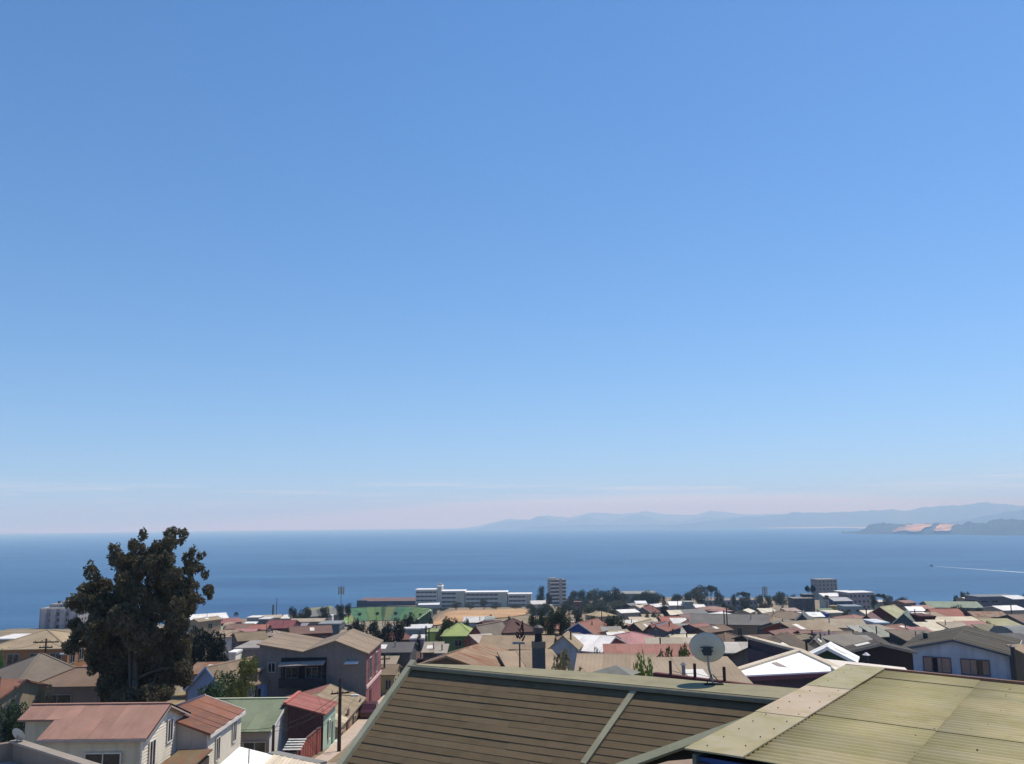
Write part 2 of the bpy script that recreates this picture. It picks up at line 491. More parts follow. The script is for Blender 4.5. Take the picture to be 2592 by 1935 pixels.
# motor boat and its wake
def boat():
    vr = ray(2358, 1434); d = CZ / -vr.z
    vr2 = ray(2592, 1450); d2 = CZ / -vr2.z
    a = Vector((vr.x * d, d, 0)); b = Vector((vr2.x * d2, d2, 0))
    ax = (a - b).normalized()
    t = thing('motor_boat', 'small dark motor boat speeding over the bay ahead of its white wake', 'boat', a, math.atan2(ax.y, ax.x))
    hull = []
    for x, wdt, zt in ((-6, 1.7, 1.3), (-2, 2.0, 1.4), (3, 1.6, 1.7), (6, 0.6, 2.2), (7.5, 0.05, 2.5)):
        hull += [(x, -wdt * 0.5, 0.0), (x, -wdt, zt), (x, wdt, zt), (x, wdt * 0.5, 0.0)]
    fs = [(0, 1, 2, 3)]
    for i in range(4):
        for k in range(3): fs.append((i * 4 + k, i * 4 + 4 + k, i * 4 + 5 + k, i * 4 + k + 1))
    mesh('hull', hull, fs, mat('3a4046'), t)
    MB().box(-3, 1.5, -1.2, 1.2, 1.3, 3.4).build('cabin', mat('50565c'), t)
    MB().tube((-2, 0, 3.4), (-2, 0, 6.0), 0.12).build('mast', mat('404448'), t)
    sd_ = ax.cross(Vector((0, 0, 1)))
    v, f = [], []
    far = b + (b - a) * 0.6
    for i in range(41):
        k = i / 40
        c = (a - ax * 5).lerp(far, k)
        hw = 1.6 + 5.5 * k + 1.2 * mnoise.noise((k * 40, 1, 1))
        v += [tuple(c + sd_ * hw + Vector((0, 0, 0.35))), tuple(c - sd_ * hw + Vector((0, 0, 0.35)))]
    f = [(2 * i, 2 * i + 1, 2 * i + 3, 2 * i + 2) for i in range(40)]
    m = bpy.data.materials.new('foam'); m.use_nodes = True
    tt = m.node_tree; bb = tt.nodes['Principled BSDF']; bb.inputs['Roughness'].default_value = 0.9
    co = tt.nodes.new('ShaderNodeTexCoord'); nn = tt.nodes.new('ShaderNodeTexNoise'); nn.inputs['Scale'].default_value = 0.12; nn.inputs['Detail'].default_value = 4
    tt.links.new(co.outputs['Object'], nn.inputs['Vector'])
    rr = tt.nodes.new('ShaderNodeValToRGB'); rr.color_ramp.elements[0].position = 0.25; rr.color_ramp.elements[0].color = (0.25, 0.38, 0.48, 1)
    rr.color_ramp.elements[1].position = 0.5; rr.color_ramp.elements[1].color = (0.75, 0.8, 0.85, 1)
    tt.links.new(nn.outputs[0], rr.inputs[0]); tt.links.new(rr.outputs[0], bb.inputs['Base Color'])
    o = mesh('wake_foam', v, f, m); o['kind'] = 'structure'
    # surf under the cape
    v, f = [], []
    for i in range(30):
        px = 2225 + 60 * i / 29; vv = ray(px, 1354.6); dd = CZ / -vv.z
        hw = 5 + 18 * abs(mnoise.noise((i * 0.6, 5, 2)))
        v += [(vv.x * dd, dd - hw, 0.5), (vv.x * dd, dd + hw, 0.5)]
    o = mesh('surf_foam', v, [(2 * i, 2 * i + 1, 2 * i + 3, 2 * i + 2) for i in range(29)], m); o['kind'] = 'structure'
boat()

# sheets laid on the terrain: field, street, pavement
def strip(name, pts, material, lift, nsub=10):
    """pts: list of (xl, xr, y)"""
    v, f = [], []
    for xl, xr, y in pts:
        for k in range(nsub + 1):
            x = xl + (xr - xl) * k / nsub
            v.append((x, y, ground(x, y) + lift + (0.5 * mnoise.noise((x * 0.02, y * 0.02, 0)) if y > 100 else 0)))
    n = nsub + 1
    for i in range(len(pts) - 1):
        for k in range(nsub): f.append((i * n + k, i * n + k + 1, (i + 1) * n + k + 1, (i + 1) * n + k))
    o = mesh(name, v, f, material, smooth=True); o['kind'] = 'structure'
    return o
strip('dirt_field', [(-44, -30, 315), (-46, -24, 350), (-49, -14, 390), (-50, -5, 430), (-50, 4, 475), (-49, 8, 520), (-46, 9, 560), (-43, 9, 600), (-39, 7, 636)], mat('d09a58', 'ground'), 0.35, 30)
ST0, ST1 = -16.4, -10.7           # street edges
ys_ = [20 + 4 * i for i in range(38)]
strip('street', [(ST0 + 1.4, ST1 - 1.2, y) for y in ys_], mat('a08f80', 'plain', 0.9), 0.05)
for nm, a, b in (('pavement', ST0, ST0 + 1.4), ('pavement', ST1 - 1.2, ST1)):
    v, f = [], []
    for y in ys_:
        z = ground((a + b) / 2, y)
        v += [(a, y, z + 0.0), (a, y, z + 0.17), (b, y, z + 0.17), (b, y, z + 0.0)]
    for i in range(len(ys_) - 1):
        for k in range(3): f.append((i * 4 + k, i * 4 + k + 1, i * 4 + 5 + k, i * 4 + 4 + k))
    o = mesh(nm, v, f, mat('b7a28f', 'plain', 0.9)); o['kind'] = 'structure'

# haze: one closed box of even thin air round everything
hb = MB().box(-HZ, HZ, -700, HZ, -8, 640).build('haze')
hb['kind'] = 'stuff'
hm = bpy.data.materials.new('haze_air'); hm.use_nodes = True
ht = hm.node_tree; ht.nodes.clear()
pv = ht.nodes.new('ShaderNodeVolumePrincipled')
pv.inputs['Color'].default_value = (0.45, 0.72, 1.0, 1)
pv.inputs['Absorption Color'].default_value = (1, 1, 1, 1)
pv.inputs['Density'].default_value = 1.3e-4
pv.inputs['Anisotropy'].default_value = 0.0
ho = ht.nodes.new('ShaderNodeOutputMaterial'); ht.links.new(pv.outputs[0], ho.inputs['Volume'])
hb.data.materials.append(hm)

# ================================================================== houses
WMESH = {}
def window_parts(parent, w, h, loc, rz, frame='a39e96', pane=None, bars=1):
    """a frame with a recessed pane; local x along the wall, local -y outward"""
    key = (round(w, 2), round(h, 2), frame, bars)
    if key not in WMESH:
        b = MB(); t = min(0.09, w * 0.12)
        b.box(-w / 2, w / 2, -0.05, 0.02, -h / 2, -h / 2 + t).box(-w / 2, w / 2, -0.05, 0.02, h / 2 - t, h / 2)
        b.box(-w / 2, -w / 2 + t, -0.05, 0.02, -h / 2 + t, h / 2 - t).box(w / 2 - t, w / 2, -0.05, 0.02, -h / 2 + t, h / 2 - t)
        for i in range(bars):
            x = -w / 2 + w * (i + 1) / (bars + 1)
            b.box(x - t * 0.4, x + t * 0.4, -0.045, 0.02, -h / 2 + t, h / 2 - t)
        p = MB().box(-w / 2 + t, w / 2 - t, -0.02, 0.015, -h / 2 + t, h / 2 - t)
        WMESH[key] = (mdata('window', b.v, b.f, mat(frame)), mdata('pane', p.v, p.f, GLASS))
    fm, pm = WMESH[key]
    o = put('window', fm, parent, loc, (0, 0, rz))
    put('pane', pm, o)
    return o
def door_part(parent, w, h, loc, rz, col='5a4638'):
    b = MB().box(-w / 2, w / 2, -0.05, 0.02, 0, h)
    o = b.build('door', mat(col), parent); o.location = loc; o.rotation_euler = (0, 0, rz)
    MB().tube((w * 0.36, -0.05, h * 0.48), (w * 0.36, -0.10, h * 0.48), 0.035).build('handle', mat('b0a890'), o)
    return o
def slab(pts, t, up=None):
    """a flat polygon (ccw seen from above) thickened downwards"""
    n = len(pts)
    v = [tuple(p) for p in pts] + [(p[0], p[1], p[2] - t) for p in pts]
    f = [tuple(range(n)), tuple(range(2 * n - 1, n - 1, -1))]
    f += [(i, n + i, n + (i + 1) % n, (i + 1) % n) for i in range(n)]
    return v, f
def roof_gable(H, E, W, L, o, mroof, parent, pan=0, t=0.10, cap=True, xo=None):
    """H ridge height, E eave height at wall, W across, L along"""
    xo = o if xo is None else xo
    s = (H - E) / (W / 2)
    ez = E - o * s
    x0, x1 = -L / 2 - xo, L / 2 + xo
    Y = W / 2 + o
    up = 0.05
    v = [(x0, -Y, ez + up), (x1, -Y, ez + up), (x1, 0, H + up), (x0, 0, H + up), (x1, Y, ez + up), (x0, Y, ez + up)]
    v += [(a, b, c - t) for a, b, c in v]
    f = [(0, 1, 2, 3), (3, 2, 4, 5), (7, 6, 9, 8), (8, 9, 11, 10), (0, 6, 7, 1), (4, 10, 11, 5), (3, 9, 6, 0), (5, 11, 9, 3), (1, 7, 8, 2), (2, 8, 10, 4)]
    rf = mesh('roof', v, f, mroof, parent)
    if pan:
        n = max(2, int((x1 - x0) / pan))
        for sgn in (-1, 1):
            for i in range(n):
                a = x0 + (x1 - x0) * i / n + 0.01; b = x0 + (x1 - x0) * (i + 1) / n + 0.05 * (i < n - 1)
                k = rnd.uniform(0.012, 0.035) + 0.012 * (i % 2)
                q = [(a, sgn * Y * 1.005, ez + up + k - 0.01), (b, sgn * Y * 1.005, ez + up + k - 0.01), (b, sgn * 0.03, H + up + k), (a, sgn * 0.03, H + up + k)]
                if sgn > 0: q = q[::-1]
                vv, ff = slab(q, 0.02)
                mesh('roof_panel', vv, ff, mroof, rf)
    if cap:
        b = MB()
        b.add([(x0, -0.16, H + up - 0.02), (x1, -0.16, H + up - 0.02), (x1, 0, H + up + 0.07), (x0, 0, H + up + 0.07), (x1, 0.16, H + up - 0.02), (x0, 0.16, H + up - 0.02)],
              [(0, 1, 2, 3), (3, 2, 4, 5), (0, 3, 5), (1, 4, 2)])
        b.build('ridge_cap', mroof, rf)
    return rf
def roof_hip(H, E, W, L, o, mroof, parent, t=0.10, cap=True):
    s = (H - E) / (min(W, L) / 2)
    ez = E - o * s + 0.05; H += 0.05
    X, Y = L / 2 + o, W / 2 + o
    rh = max(L / 2 - W / 2, 0.15)
    v = [(-X, -Y, ez), (X, -Y, ez), (X, Y, ez), (-X, Y, ez), (-rh, 0, H), (rh, 0, H)]
    v += [(a, b, c - t) for a, b, c in v[:4]]
    f = [(0, 1, 5, 4), (1, 2, 5), (2, 3, 4, 5), (3, 0, 4), (0, 6, 7, 1), (1, 7, 8, 2), (2, 8, 9, 3), (3, 9, 6, 0), (9, 8, 7, 6)]
    rf = mesh('roof', v, f, mroof, parent)
    if cap:
        for a, b in ((0, 4), (3, 4), (1, 5), (2, 5), (4, 5)):
            vv, ff = beam(v[a], v[b], 0.22, 0.09)
            mesh('hip_cap', vv, ff, mroof, rf)
    return rf
SHORT = []
def house(label, px, py, wpx, T, yaw, roof, wall, d=None, wh=3.0, rise=None, dep=None, win=None, style='roof', wstyle='wall', name='house', cat='house',
          group=None, pan=0, o=0.28, ww=1.2, whh=1.1, wz=None, frame='8f8982', flue=None, fascia=None, door=False, sides=True, xo=None):
    if not pan and d and d < 135 and T in 'gs': pan = 1.5
    yr = R(yaw)
    s, c = abs(math.sin(yr)), abs(math.cos(yr))
    gable_face = s > 0.6 and T in 'gh'
    # first guess of size to get the rise
    rs = rise
    dd = d or solve(px, py, wh + (rise if rise is not None else 1.3))
    for _ in range(2):
        mp = dd / F * 0.98
        if gable_face: Wd, L = wpx * mp / max(s, 0.8), (min(dep, 7.0) if dep and dep > 7 and T == 'g' else dep or 7.0)
        else: Wd, L = (dep or 7.0), wpx * mp / max(c, 0.75)
        if rise is None: rs = {'g': 0.17, 'h': 0.17, 's': 0.14, 'f': 0.0, 'b': 0.3}[T] * Wd
        if d is None: dd = solve(px, py, wh + rs)
    if not gable_face and T in 'gh': rs *= 0.6
    ref = P(px, py, dd)
    dirv = Vector((math.cos(yr), math.sin(yr), 0))
    if T == 'h': rh = max(L / 2 - Wd / 2, 0.15)
    if gable_face: cen = ref + dirv * (L / 2 + o if T == 'g' else rh)
    elif T in 'fs':
        cen = ref + Vector((-dirv.y, dirv.x, 0)) * (Wd / 2 if T == 'f' else -Wd / 2)
        if T == 's' and dirv.x < 0: cen = ref + Vector((dirv.y, -dirv.x, 0)) * (-Wd / 2)
    else: cen = ref
    zt = ref.z
    cor = [cen + dirv * (a * L / 2) + Vector((-dirv.y, dirv.x, 0)) * (b * Wd / 2) for a in (-1, 1) for b in (-1, 1)]
    zb = min(ground(q.x, q.y) for q in cor) - 0.4
    H = zt - zb
    E = H - rs
    t = thing(name, label, cat, (cen.x, cen.y, zb), yr, group)
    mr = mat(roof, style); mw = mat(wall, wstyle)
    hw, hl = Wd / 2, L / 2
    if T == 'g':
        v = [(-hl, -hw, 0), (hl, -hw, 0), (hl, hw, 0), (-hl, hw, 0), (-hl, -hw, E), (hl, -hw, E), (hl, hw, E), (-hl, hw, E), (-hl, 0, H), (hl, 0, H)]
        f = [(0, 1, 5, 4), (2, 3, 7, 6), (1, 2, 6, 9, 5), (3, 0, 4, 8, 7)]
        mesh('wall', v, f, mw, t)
        rf = roof_gable(H, E, Wd, L, o, mr, t, pan, cap=dd < 260, xo=xo)
    elif T == 'h':
        MB().box(-hl, hl, -hw, hw, 0, E).build('wall', mw, t)
        rf = roof_hip(H, E, Wd, L, o, mr, t, cap=dd < 200)
    elif T == 's':                     # lean-to: high edge at local +y
        v = [(-hl, -hw, 0), (hl, -hw, 0), (hl, hw, 0), (-hl, hw, 0), (-hl, -hw, E), (hl, -hw, E), (hl, hw, H), (-hl, hw, H)]
        mesh('wall', v, [(0, 1, 5, 4), (1, 2, 6, 5), (2, 3, 7, 6), (3, 0, 4, 7)], mw, t)
        k = rs / Wd
        q = [(-hl - o, -hw - o, E - o * k + 0.06), (hl + o, -hw - o, E - o * k + 0.06), (hl + o, hw + o, H + o * k + 0.06), (-hl - o, hw + o, H + o * k + 0.06)]
        vv, ff = slab(q, 0.1); rf = mesh('roof', vv, ff, mr, t)
        if pan:
            n = max(2, int(2 * hl / pan))
            for i in range(n):
                a = -hl - o + (2 * hl + 2 * o) * i / n; b = a + (2 * hl + 2 * o) / n - 0.015
                kk = rnd.uniform(0.01, 0.03) + 0.01 * (i % 2)
                q = [(a, -hw - o - 0.01, E - o * k + 0.06 + kk), (b, -hw - o - 0.01, E - o * k + 0.06 + kk), (b, hw + o, H + o * k + 0.06 + kk), (a, hw + o, H + o * k + 0.06 + kk)]
                vv, ff = slab(q, 0.02); mesh('roof_panel', vv, ff, mr, rf)
    elif T == 'f':
        MB().box(-hl, hl, -hw, hw, 0, H - 0.25).build('wall', mw, t)
        b = MB().box(-hl - 0.12, hl + 0.12, -hw - 0.12, hw + 0.12, H - 0.25, H)
        rf = b.build('roof', mr, t)
        E = H - 0.3
    elif T == 'b':                     # barrel vault across y
        n = 10; v = []
        for x in (-hl, hl):
            for i in range(n + 1):
                a = math.pi * i / n
                v.append((x, -hw * math.cos(a), E + rs * math.sin(a)))
        f = [(i, n + 1 + i, n + 2 + i, i + 1) for i in range(n)] + [tuple(range(n, -1, -1)), tuple(range(n + 1, 2 * n + 2))]
        rf = mesh('roof', v, f, mr, t, smooth=False)
        MB().box(-hl, hl, -hw, hw, 0, E).build('wall', mw, t)
    if fascia and T == 'g':
        mf = mat(fascia)
        x = -hl - (o if xo is None else xo) - 0.03
        sl = rs / hw
        for sg in (-1, 1):
            vv, ff = beam((x, sg * (hw + o), E - o * sl - 0.03), (x, 0, H - 0.03), 0.05, 0.20)
            mesh('barge_board', vv, ff, mf, t)
    # windows on the walls turned to the viewer
    toc = Vector((-cen.x, -cen.y, 0)).normalized()
    if win is None: win = 1 if dd < 420 else 0
    if win:
        for nx, ny, ln, hh in ((0, -1, L, E), (0, 1, L, E), (-1, 0, Wd, E), (1, 0, Wd, E)):
            wn = dirv * nx + Vector((-dirv.y, dirv.x, 0)) * ny
            vis = wn.dot(toc)
            if vis < 0.12: continue
            if T == 's' and ny == 1: continue
            k = win if vis > 0.5 else min(win, 1)
            if not sides and vis < 0.5: continue
            nwin = max(1, int(ln / 3.4)) if win == 1 else win
            rz = math.atan2(ny, nx) + math.pi / 2
            levels = [E - 1.25] if wz is None else list(wz if isinstance(wz, (tuple, list)) else [wz])
            levels = [E + q if q < 0 else q for q in levels]
            for zl in levels:
                for i in range(nwin):
                    u = -ln / 2 + ln * (i + 0.5) / nwin + rnd.uniform(-.15, .15)
                    off = 0.055
                    if ny: loc = (u, ny * (hw + off - 0.02), zl)
                    else: loc = (nx * (hl + off - 0.02), u, zl)
                    window_parts(t, min(ww, ln * 0.5), whh, loc, rz, frame)
    if T in 'gs' and dd < 330 and rnd.random() < 0.3:          # a pale sheet let into the roof
        sg = 1 if (T == 'g' and Vector((-dirv.y, dirv.x, 0)).dot(toc) > 0) else -1
        fx = rnd.uniform(-0.3, 0.3) * L; a0, a1 = (0.25, 0.7) if T == 'g' else (-0.3, 0.4)
        zf = (lambda q: H - rs * abs(q)) if T == 'g' else (lambda q: (E + H) / 2 + rs * q * -0.5)
        if T == 's': sg = -1
        q4 = [(fx - .45, sg * hw * a1, zf(a1) + .11), (fx + .45, sg * hw * a1, zf(a1) + .11), (fx + .45, sg * hw * a0, zf(a0) + .11), (fx - .45, sg * hw * a0, zf(a0) + .11)]
        if sg > 0: q4 = q4[::-1]
        vv, ff = slab(q4, .03); mesh('skylight_sheet', vv, ff, mat('dcd8cc'), rf)
    if flue is None: flue = dd < 330 and rnd.random() < 0.35
    if flue and T != 'f':
        fx = rnd.uniform(-0.3, 0.3) * L; fy = -0.5 * hw
        zz = E + (H - E) * 0.5
        b = MB().tube((fx, fy, zz - 0.1), (fx, fy, H + 0.35), 0.08)
        b.tube((fx, fy, H + 0.37), (fx, fy, H + 0.48), 0.15, 0.05)
        b.build('flue_pipe', mat(rnd.choice(('5a5a5c', '3c3a3a', '8a8a8c'))), rf)
    t['dist'] = round(dd, 1)
    return t

# palette
TAN, TAN2, RUSTY, BRN, DKB = 'a88f6c', 'b59c78', '9a6a4c', '6e5844', '4c4038'
TER, PINK, RED, MAR, SALM = 'a8604a', 'c98078', '9a4040', '5e3436', 'b8705c'
WHT, CRM, GRY, LGR, SLT = 'e6e4de', 'd8cbac', '77777a', 'a8a8a4', '5a646e'
GRN, LIM, OLV, BLU, LBL, NAV = '7f9078', '9fb845', '7d765c', '3b57a8', '7fa0c8', '2e3c66'
MAU, OCH, DGR = '82747a', '9c7040', '3a3c40'

h = house
# ---- left, nearest: the street row and the houses under the big tree
# (the pink, white-clad, green-roofed and red houses are built one by one further down)
h('tan hip roofed orange house behind the hip roofed tile house, at the left edge', 118, 1596, 195, 'h', 4, 'b39a70', 'a06c3a', d=118, dep=11, rise=2.6, win=4, ww=1.5, whh=1.5, wz=-1.3, style='roof', flue=False)
h('grey brown tile house with pyramid hip roof and shaded corner', 100, 1657, 200, 'h', 44, '8c7c68', '74686a', d=88, dep=6.6, rise=1.9, style='tile', win=1, flue=False)
h('beige house with tiled hip roof and one wide window beside the big dark tree', 255, 1690, 262, 'h', 2, '96785c', '8a7c70', d=81, dep=5, rise=1.75, style='tile', win=1, ww=2.4, whh=1.1, flue=False)
h('small cream house with rust red tile roof cut by the left edge', 5, 1722, 125, 'g', -12, 'a0664a', 'a89878', d=72, dep=5, rise=1.3, style='tile', win=0)
h('light blue gable house half hidden by willow shrubs', 520, 1690, 105, 'g', 68, '9a8264', '7f9fd0', d=96, dep=9, rise=2.2, win=1, style='roof', fascia='8aa8d8')
h('low rust and tan roof behind the light blue gable house', 560, 1678, 110, 'g', 0, '9a7a58', '8c7c68', d=108, dep=8, rise=1.0, win=0, style='rust')
h('narrow tan shed with a dark doorway against the grey warehouse', 636, 1696, 30, 'f', 0, 'c0a888', '6c5c50', d=100, dep=4, win=0)
h('grey mauve blank walled building behind the yellow green shrub', 628, 1640, 66, 'f', 0, 'a09890', '85787a', d=128, dep=8, win=0)
h('tiny bright white cube house beside the dark round tree', 588, 1651, 17, 'f', 0, WHT, 'e6ddd0', d=125, dep=4, win=0)
h('olive roofed house with mauve side wall right of the dark round tree', 632, 1601, 62, 'g', 25, '8d7a56', '6e5560', d=150, dep=8, wh=4)
h('cream roofed house with bright white front above the dark round tree', 577, 1596, 52, 'g', 0, 'b29474', 'e0d8cc', d=160, dep=7, wh=3)
h('mauve house with small beige hip roof behind the grey warehouse', 694, 1597, 32, 'h', 10, 'a5917c', '7c6468', d=172, dep=5)
h('long pink roof just above the olive roofed house', 626, 1592, 50, 'g', 0, 'c07a78', '86625e', d=185, dep=6, win=0)
h('large crimson roofed house with dark maroon walls left of the stadium', 716, 1571, 66, 'g', 0, '924448', '5a3c46', d=230, dep=10, wh=5, rise=2.2)
h('orange red roof with dark wall next to the crimson house', 658, 1582, 42, 'g', 5, 'b0644e', '4a3a3c', d=215, dep=7)
h('long brown roofed house with maroon front near the crimson roof', 612, 1580, 58, 'g', 0, '8c6a58', '5a3538', d=220, dep=7)
h('pale green curved roof house over the dark round tree', 542, 1587, 36, 'g', 15, '9eaa88', 'a89a84', d=200, dep=6)
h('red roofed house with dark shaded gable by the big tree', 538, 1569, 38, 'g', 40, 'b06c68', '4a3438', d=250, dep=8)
h('white roofed house standing highest at the shore left of the lone palm', 525, 1554, 76, 'g', 30, 'e2dfd8', '8c8480', d=300, dep=10, rise=2.6, win=0)
h('small cream fronted house under the white shore roof', 560, 1574, 24, 's', 0, 'd8c8b0', '9a7466', d=255, dep=5)
h('small sandy dome roofed house below the lone palm', 582, 1576, 22, 'b', 0, 'b29a78', '8a6e60', d=250, dep=5, rise=1.0, win=0)
h('beige tower like house seen through the right edge of the big tree', 490, 1568, 26, 'g', 60, 'b09c78', 'a48c6c', d=190, dep=6, wh=5)
h('flat white roof at the shore left of the steel mast', 640, 1563, 30, 'f', 0, 'dcd8cf', '8c8884', d=380, dep=8, win=0)
h('slate blue house with white top beside the flat white shore roof', 668, 1567, 26, 'f', 0, 'd0d0cc', '5c6674', d=340, dep=8, win=1)
h('low white tent roof in front of the slate blue shore house', 638, 1575, 26, 's', 0, 'dde0e0', '7c8478', d=290, dep=5, win=0)
h('beige low gable at the shore behind the crimson roof', 690, 1557, 44, 'g', 10, 'c4b394', '9c8c78', d=400, dep=8, win=0)
h('thin white roof beside a dark shrub below the grey grandstand', 738, 1557, 34, 's', 0, 'dddacd', '8c8478', d=390, dep=6, win=0)
h('long sandy roofed hall in front of the grey grandstand', 782, 1566, 82, 'g', 0, 'b7a283', '7c6a62', d=300, dep=8, rise=1.0)
h('grey mauve workshop right of the crimson roof', 758, 1578, 44, 's', 0, '8f8890', '706470', d=240, dep=6)
h('red brown shed with row of posts directly behind the grey warehouse', 785, 1586, 96, 'g', 15, '8e6656', '6a3c38', d=190, dep=8, rise=1.6, win=3)
h('slate grey flat house behind the red brown shed', 832, 1579, 54, 'f', 0, '8f9698', '56646e', d=225, dep=7)
h('white utility block beside the green stadium stands', 836, 1558, 9, 'f', 0, 'e4e2dc', 'd6d4d0', d=330, dep=3, win=0)
h('tan flat roofed house behind the warehouse ridge', 893, 1596, 52, 's', 0, 'b39d78', '4e4238', d=200, dep=7)
h('pale tan roof beside the brick red pyramid roof', 940, 1599, 44, 's', 0, 'bba582', '6c5848', d=195, dep=6)
h('brick red pyramid roof above the dark grey street building', 1007, 1597, 62, 'h', 20, '925850', '6c5a58', d=165, dep=7, rise=1.8, win=0)
h('blue grey flat house behind the brick red pyramid roof', 982, 1593, 30, 'f', 0, '78848c', '66727e', d=215, dep=6)
h('light grey house with round painted wall at the end of the street', 1050, 1591, 72, 'f', 0, 'c9cbc9', '8d9698', d=170, dep=7, win=2, ww=1.4)
h('dark grey windowless building stretching along the street', 985, 1628, 120, 'g', 0, '6c6868', '5c5c60', d=128, dep=8, rise=1.2, wh=6, win=0)
h('yellow ochre house with brown patched roof on the street', 974, 1684, 62, 'g', 0, '8f7858', 'a39866', d=119, dep=6, rise=1.2, win=2, ww=.8, whh=1.3)
h('tan strip roof between the grey street building and the ochre house', 974, 1660, 66, 's', 0, 'b5a080', '8c7860', d=124, dep=4, win=0)
h('small mauve house with white boards at the far end of the street', 1055, 1616, 34, 'f', 0, 'd0cccb', '84788a', d=150, dep=5, win=1)
h('narrow grey green house along the street beyond the ochre house', 1022, 1648, 26, 's', 0, '8a8478', '6c7074', d=140, dep=6, win=1)
h('orange red boarded wall shed at the bend of the street', 1062, 1652, 28, 's', 0, '6a4a40', 'b4452c', d=138, dep=4, win=0, wstyle='sheet')
h('rubble coloured lean-to beside the lime green house', 1100, 1627, 40, 's', 0, 'a89880', '7c7060', d=135, dep=5, win=1)
h('blue fronted little house between lime house and dark car', 1121, 1633, 22, 's', 0, 'b0a490', '4a6a98', d=130, dep=4, win=1)
# ---- lime green corner
h('lime green house with lime hip roof behind the utility poles', 1162, 1578, 74, 'h', 0, 'a6bc50', '557a3c', d=150, dep=7.5, wh=6, rise=2.4, win=1)
h('small lime green annex left of the lime house', 1101, 1599, 42, 'f', 0, '9aac58', '9cb648', d=160, dep=5, win=0)
h('red brown gable house with grey roof touching the lime house', 1203, 1585, 62, 'g', 58, '8a7c6c', '84503e', d=142, dep=8, rise=2.4, win=1)
h('salmon boarded shed with pale roof below the red brown gable', 1216, 1608, 46, 's', 20, 'c4b29c', '9a6650', d=128, dep=5, win=0, wstyle='sheet')
h('big dark brick house with brown hip roof behind the mushroom pole', 1298, 1567, 84, 'h', 20, '6c4a42', '70605c', d=150, dep=8, wh=6, rise=2.6)
h('long pale grey roof at the foot of the dirt field', 1205, 1562, 56, 's', 0, 'c6c4bf', '8c949a', d=250, dep=6, win=0)
h('small green grey vaulted roof at the foot of the dirt field', 1240, 1560, 26, 'b', 0, 'a8b0a2', '84908c', d=245, dep=5, rise=1.2, win=0)
h('dark red roof squeezed between grey gable roof and brick house', 1243, 1573, 44, 'g', 20, '6c3a38', '5a4440', d=180, dep=7)
h('long tan corrugated roof crossing behind the chimney', 1312, 1611, 170, 'g', -6, 'b2966c', '5c5a58', d=105, dep=8, rise=1.5, pan=1.1, win=2, flue=False)
h('patchwork rusty tan roof nearest behind the dark shingle roof', 1130, 1664, 190, 'g', 72, 'ab8a60', '6c5a48', d=62, dep=11, rise=.8, pan=1.0, win=0, style='rust', flue=False)
h('low tan roof between the patchwork roof and the chimney', 1330, 1652, 120, 's', 10, 'b1956e', '5a4a3c', d=66, dep=6, pan=1.0, win=0, flue=False)
# ---- centre
h('blue gable house with terracotta roof and white barge boards', 1463, 1577, 112, 'g', 58, 'a86a52', '3a56a6', d=158, dep=10, rise=2.6, fascia='d8d4d0', win=1, ww=1.0)
h('terracotta pyramid roof joined behind the blue gable', 1508, 1573, 84, 'h', 58, 'a5644e', '46649c', d=170, dep=9, rise=2.4)
h('terracotta wing left of the blue gable', 1418, 1577, 66, 'g', 0, 'ad6f58', '8a4a3c', d=175, dep=7, rise=1.2)
h('white strip roof peeking over the blue gable', 1443, 1574, 34, 's', 0, 'e0ded8', 'a89c90', d=185, dep=4, win=0)
h('tan and brown hip roof in front of the blue gable', 1455, 1603, 84, 'h', 12, 'a88a66', '8a5c4c', d=128, dep=4, rise=1.2)
h('pale blue house with one dark window behind the chimney', 1424, 1611, 64, 'g', 78, 'b0986e', '93a4b4', d=98, dep=3.5, rise=1.2, win=1, ww=1.3, whh=1.2, sides=False)
h('salmon walled house with bright white roof panel', 1500, 1610, 98, 'g', 150, 'e8e4de', 'b06a58', d=104, dep=7, rise=1.9, win=0)
h('brown patched roof on the far side of the white roof panel', 1522, 1609, 60, 'g', 150, '9a7258', '8a5a4c', d=110, dep=6, rise=1.6, win=0)
h('pink hip roof with sagging eave', 1600, 1601, 150, 'h', 30, 'c98480', '8c5a54', d=112, dep=8.5, rise=1.9, win=0)
h('long terracotta roof under the pink hip roof', 1640, 1634, 210, 's', -4, 'b3705a', '8c5044', d=92, dep=5, pan=1.2, win=0)
h('maroon gable house with sandy roof above the pink hip', 1603, 1578, 64, 'g', 58, 'b4a080', '5e4246', d=158, dep=8, rise=1.9)
h('small brick red gable right of the sandy roofed maroon house', 1644, 1583, 40, 'g', 58, 'b06452', '5c4a4e', d=150, dep=6, rise=1.3)
h('yellow tan hip roof alone among the park trees', 1520, 1548, 44, 'h', 30, 'c0a670', '9c8c74', d=260, dep=7, rise=1.6)
h('brick red tower house among the park trees', 1463, 1524, 18, 'f', 0, '8c6058', '8a4c48', d=430, dep=5, win=1)
h('white low roof in front of the park trees', 1583, 1543, 46, 'g', 20, 'e4e0d4', '8c8478', d=300, dep=7, rise=1.2, win=0)
h('cream gable above the white low roof', 1607, 1533, 32, 'g', 40, 'c9b694', '9c8c7c', d=340, dep=7)
h('red brown gable with white edge beside the tall pine', 1626, 1537, 44, 'g', 60, '905248', '7c706c', d=300, dep=8, rise=2.0, fascia='d8d4cc')
h('tiny dark cabin with grey roof left of the cream gable', 1585, 1529, 18, 'g', 50, '888a88', '3a3c3e', d=350, dep=5, win=0)
h('thin white roof floating in the park trees', 1620, 1522, 26, 's', 0, 'd9dde0', '7c8484', d=420, dep=5, win=0)
h('stepped cream flat roofs above the sandy maroon house', 1625, 1563, 62, 's', 0, 'cbb893', '8c7868', d=215, dep=6)
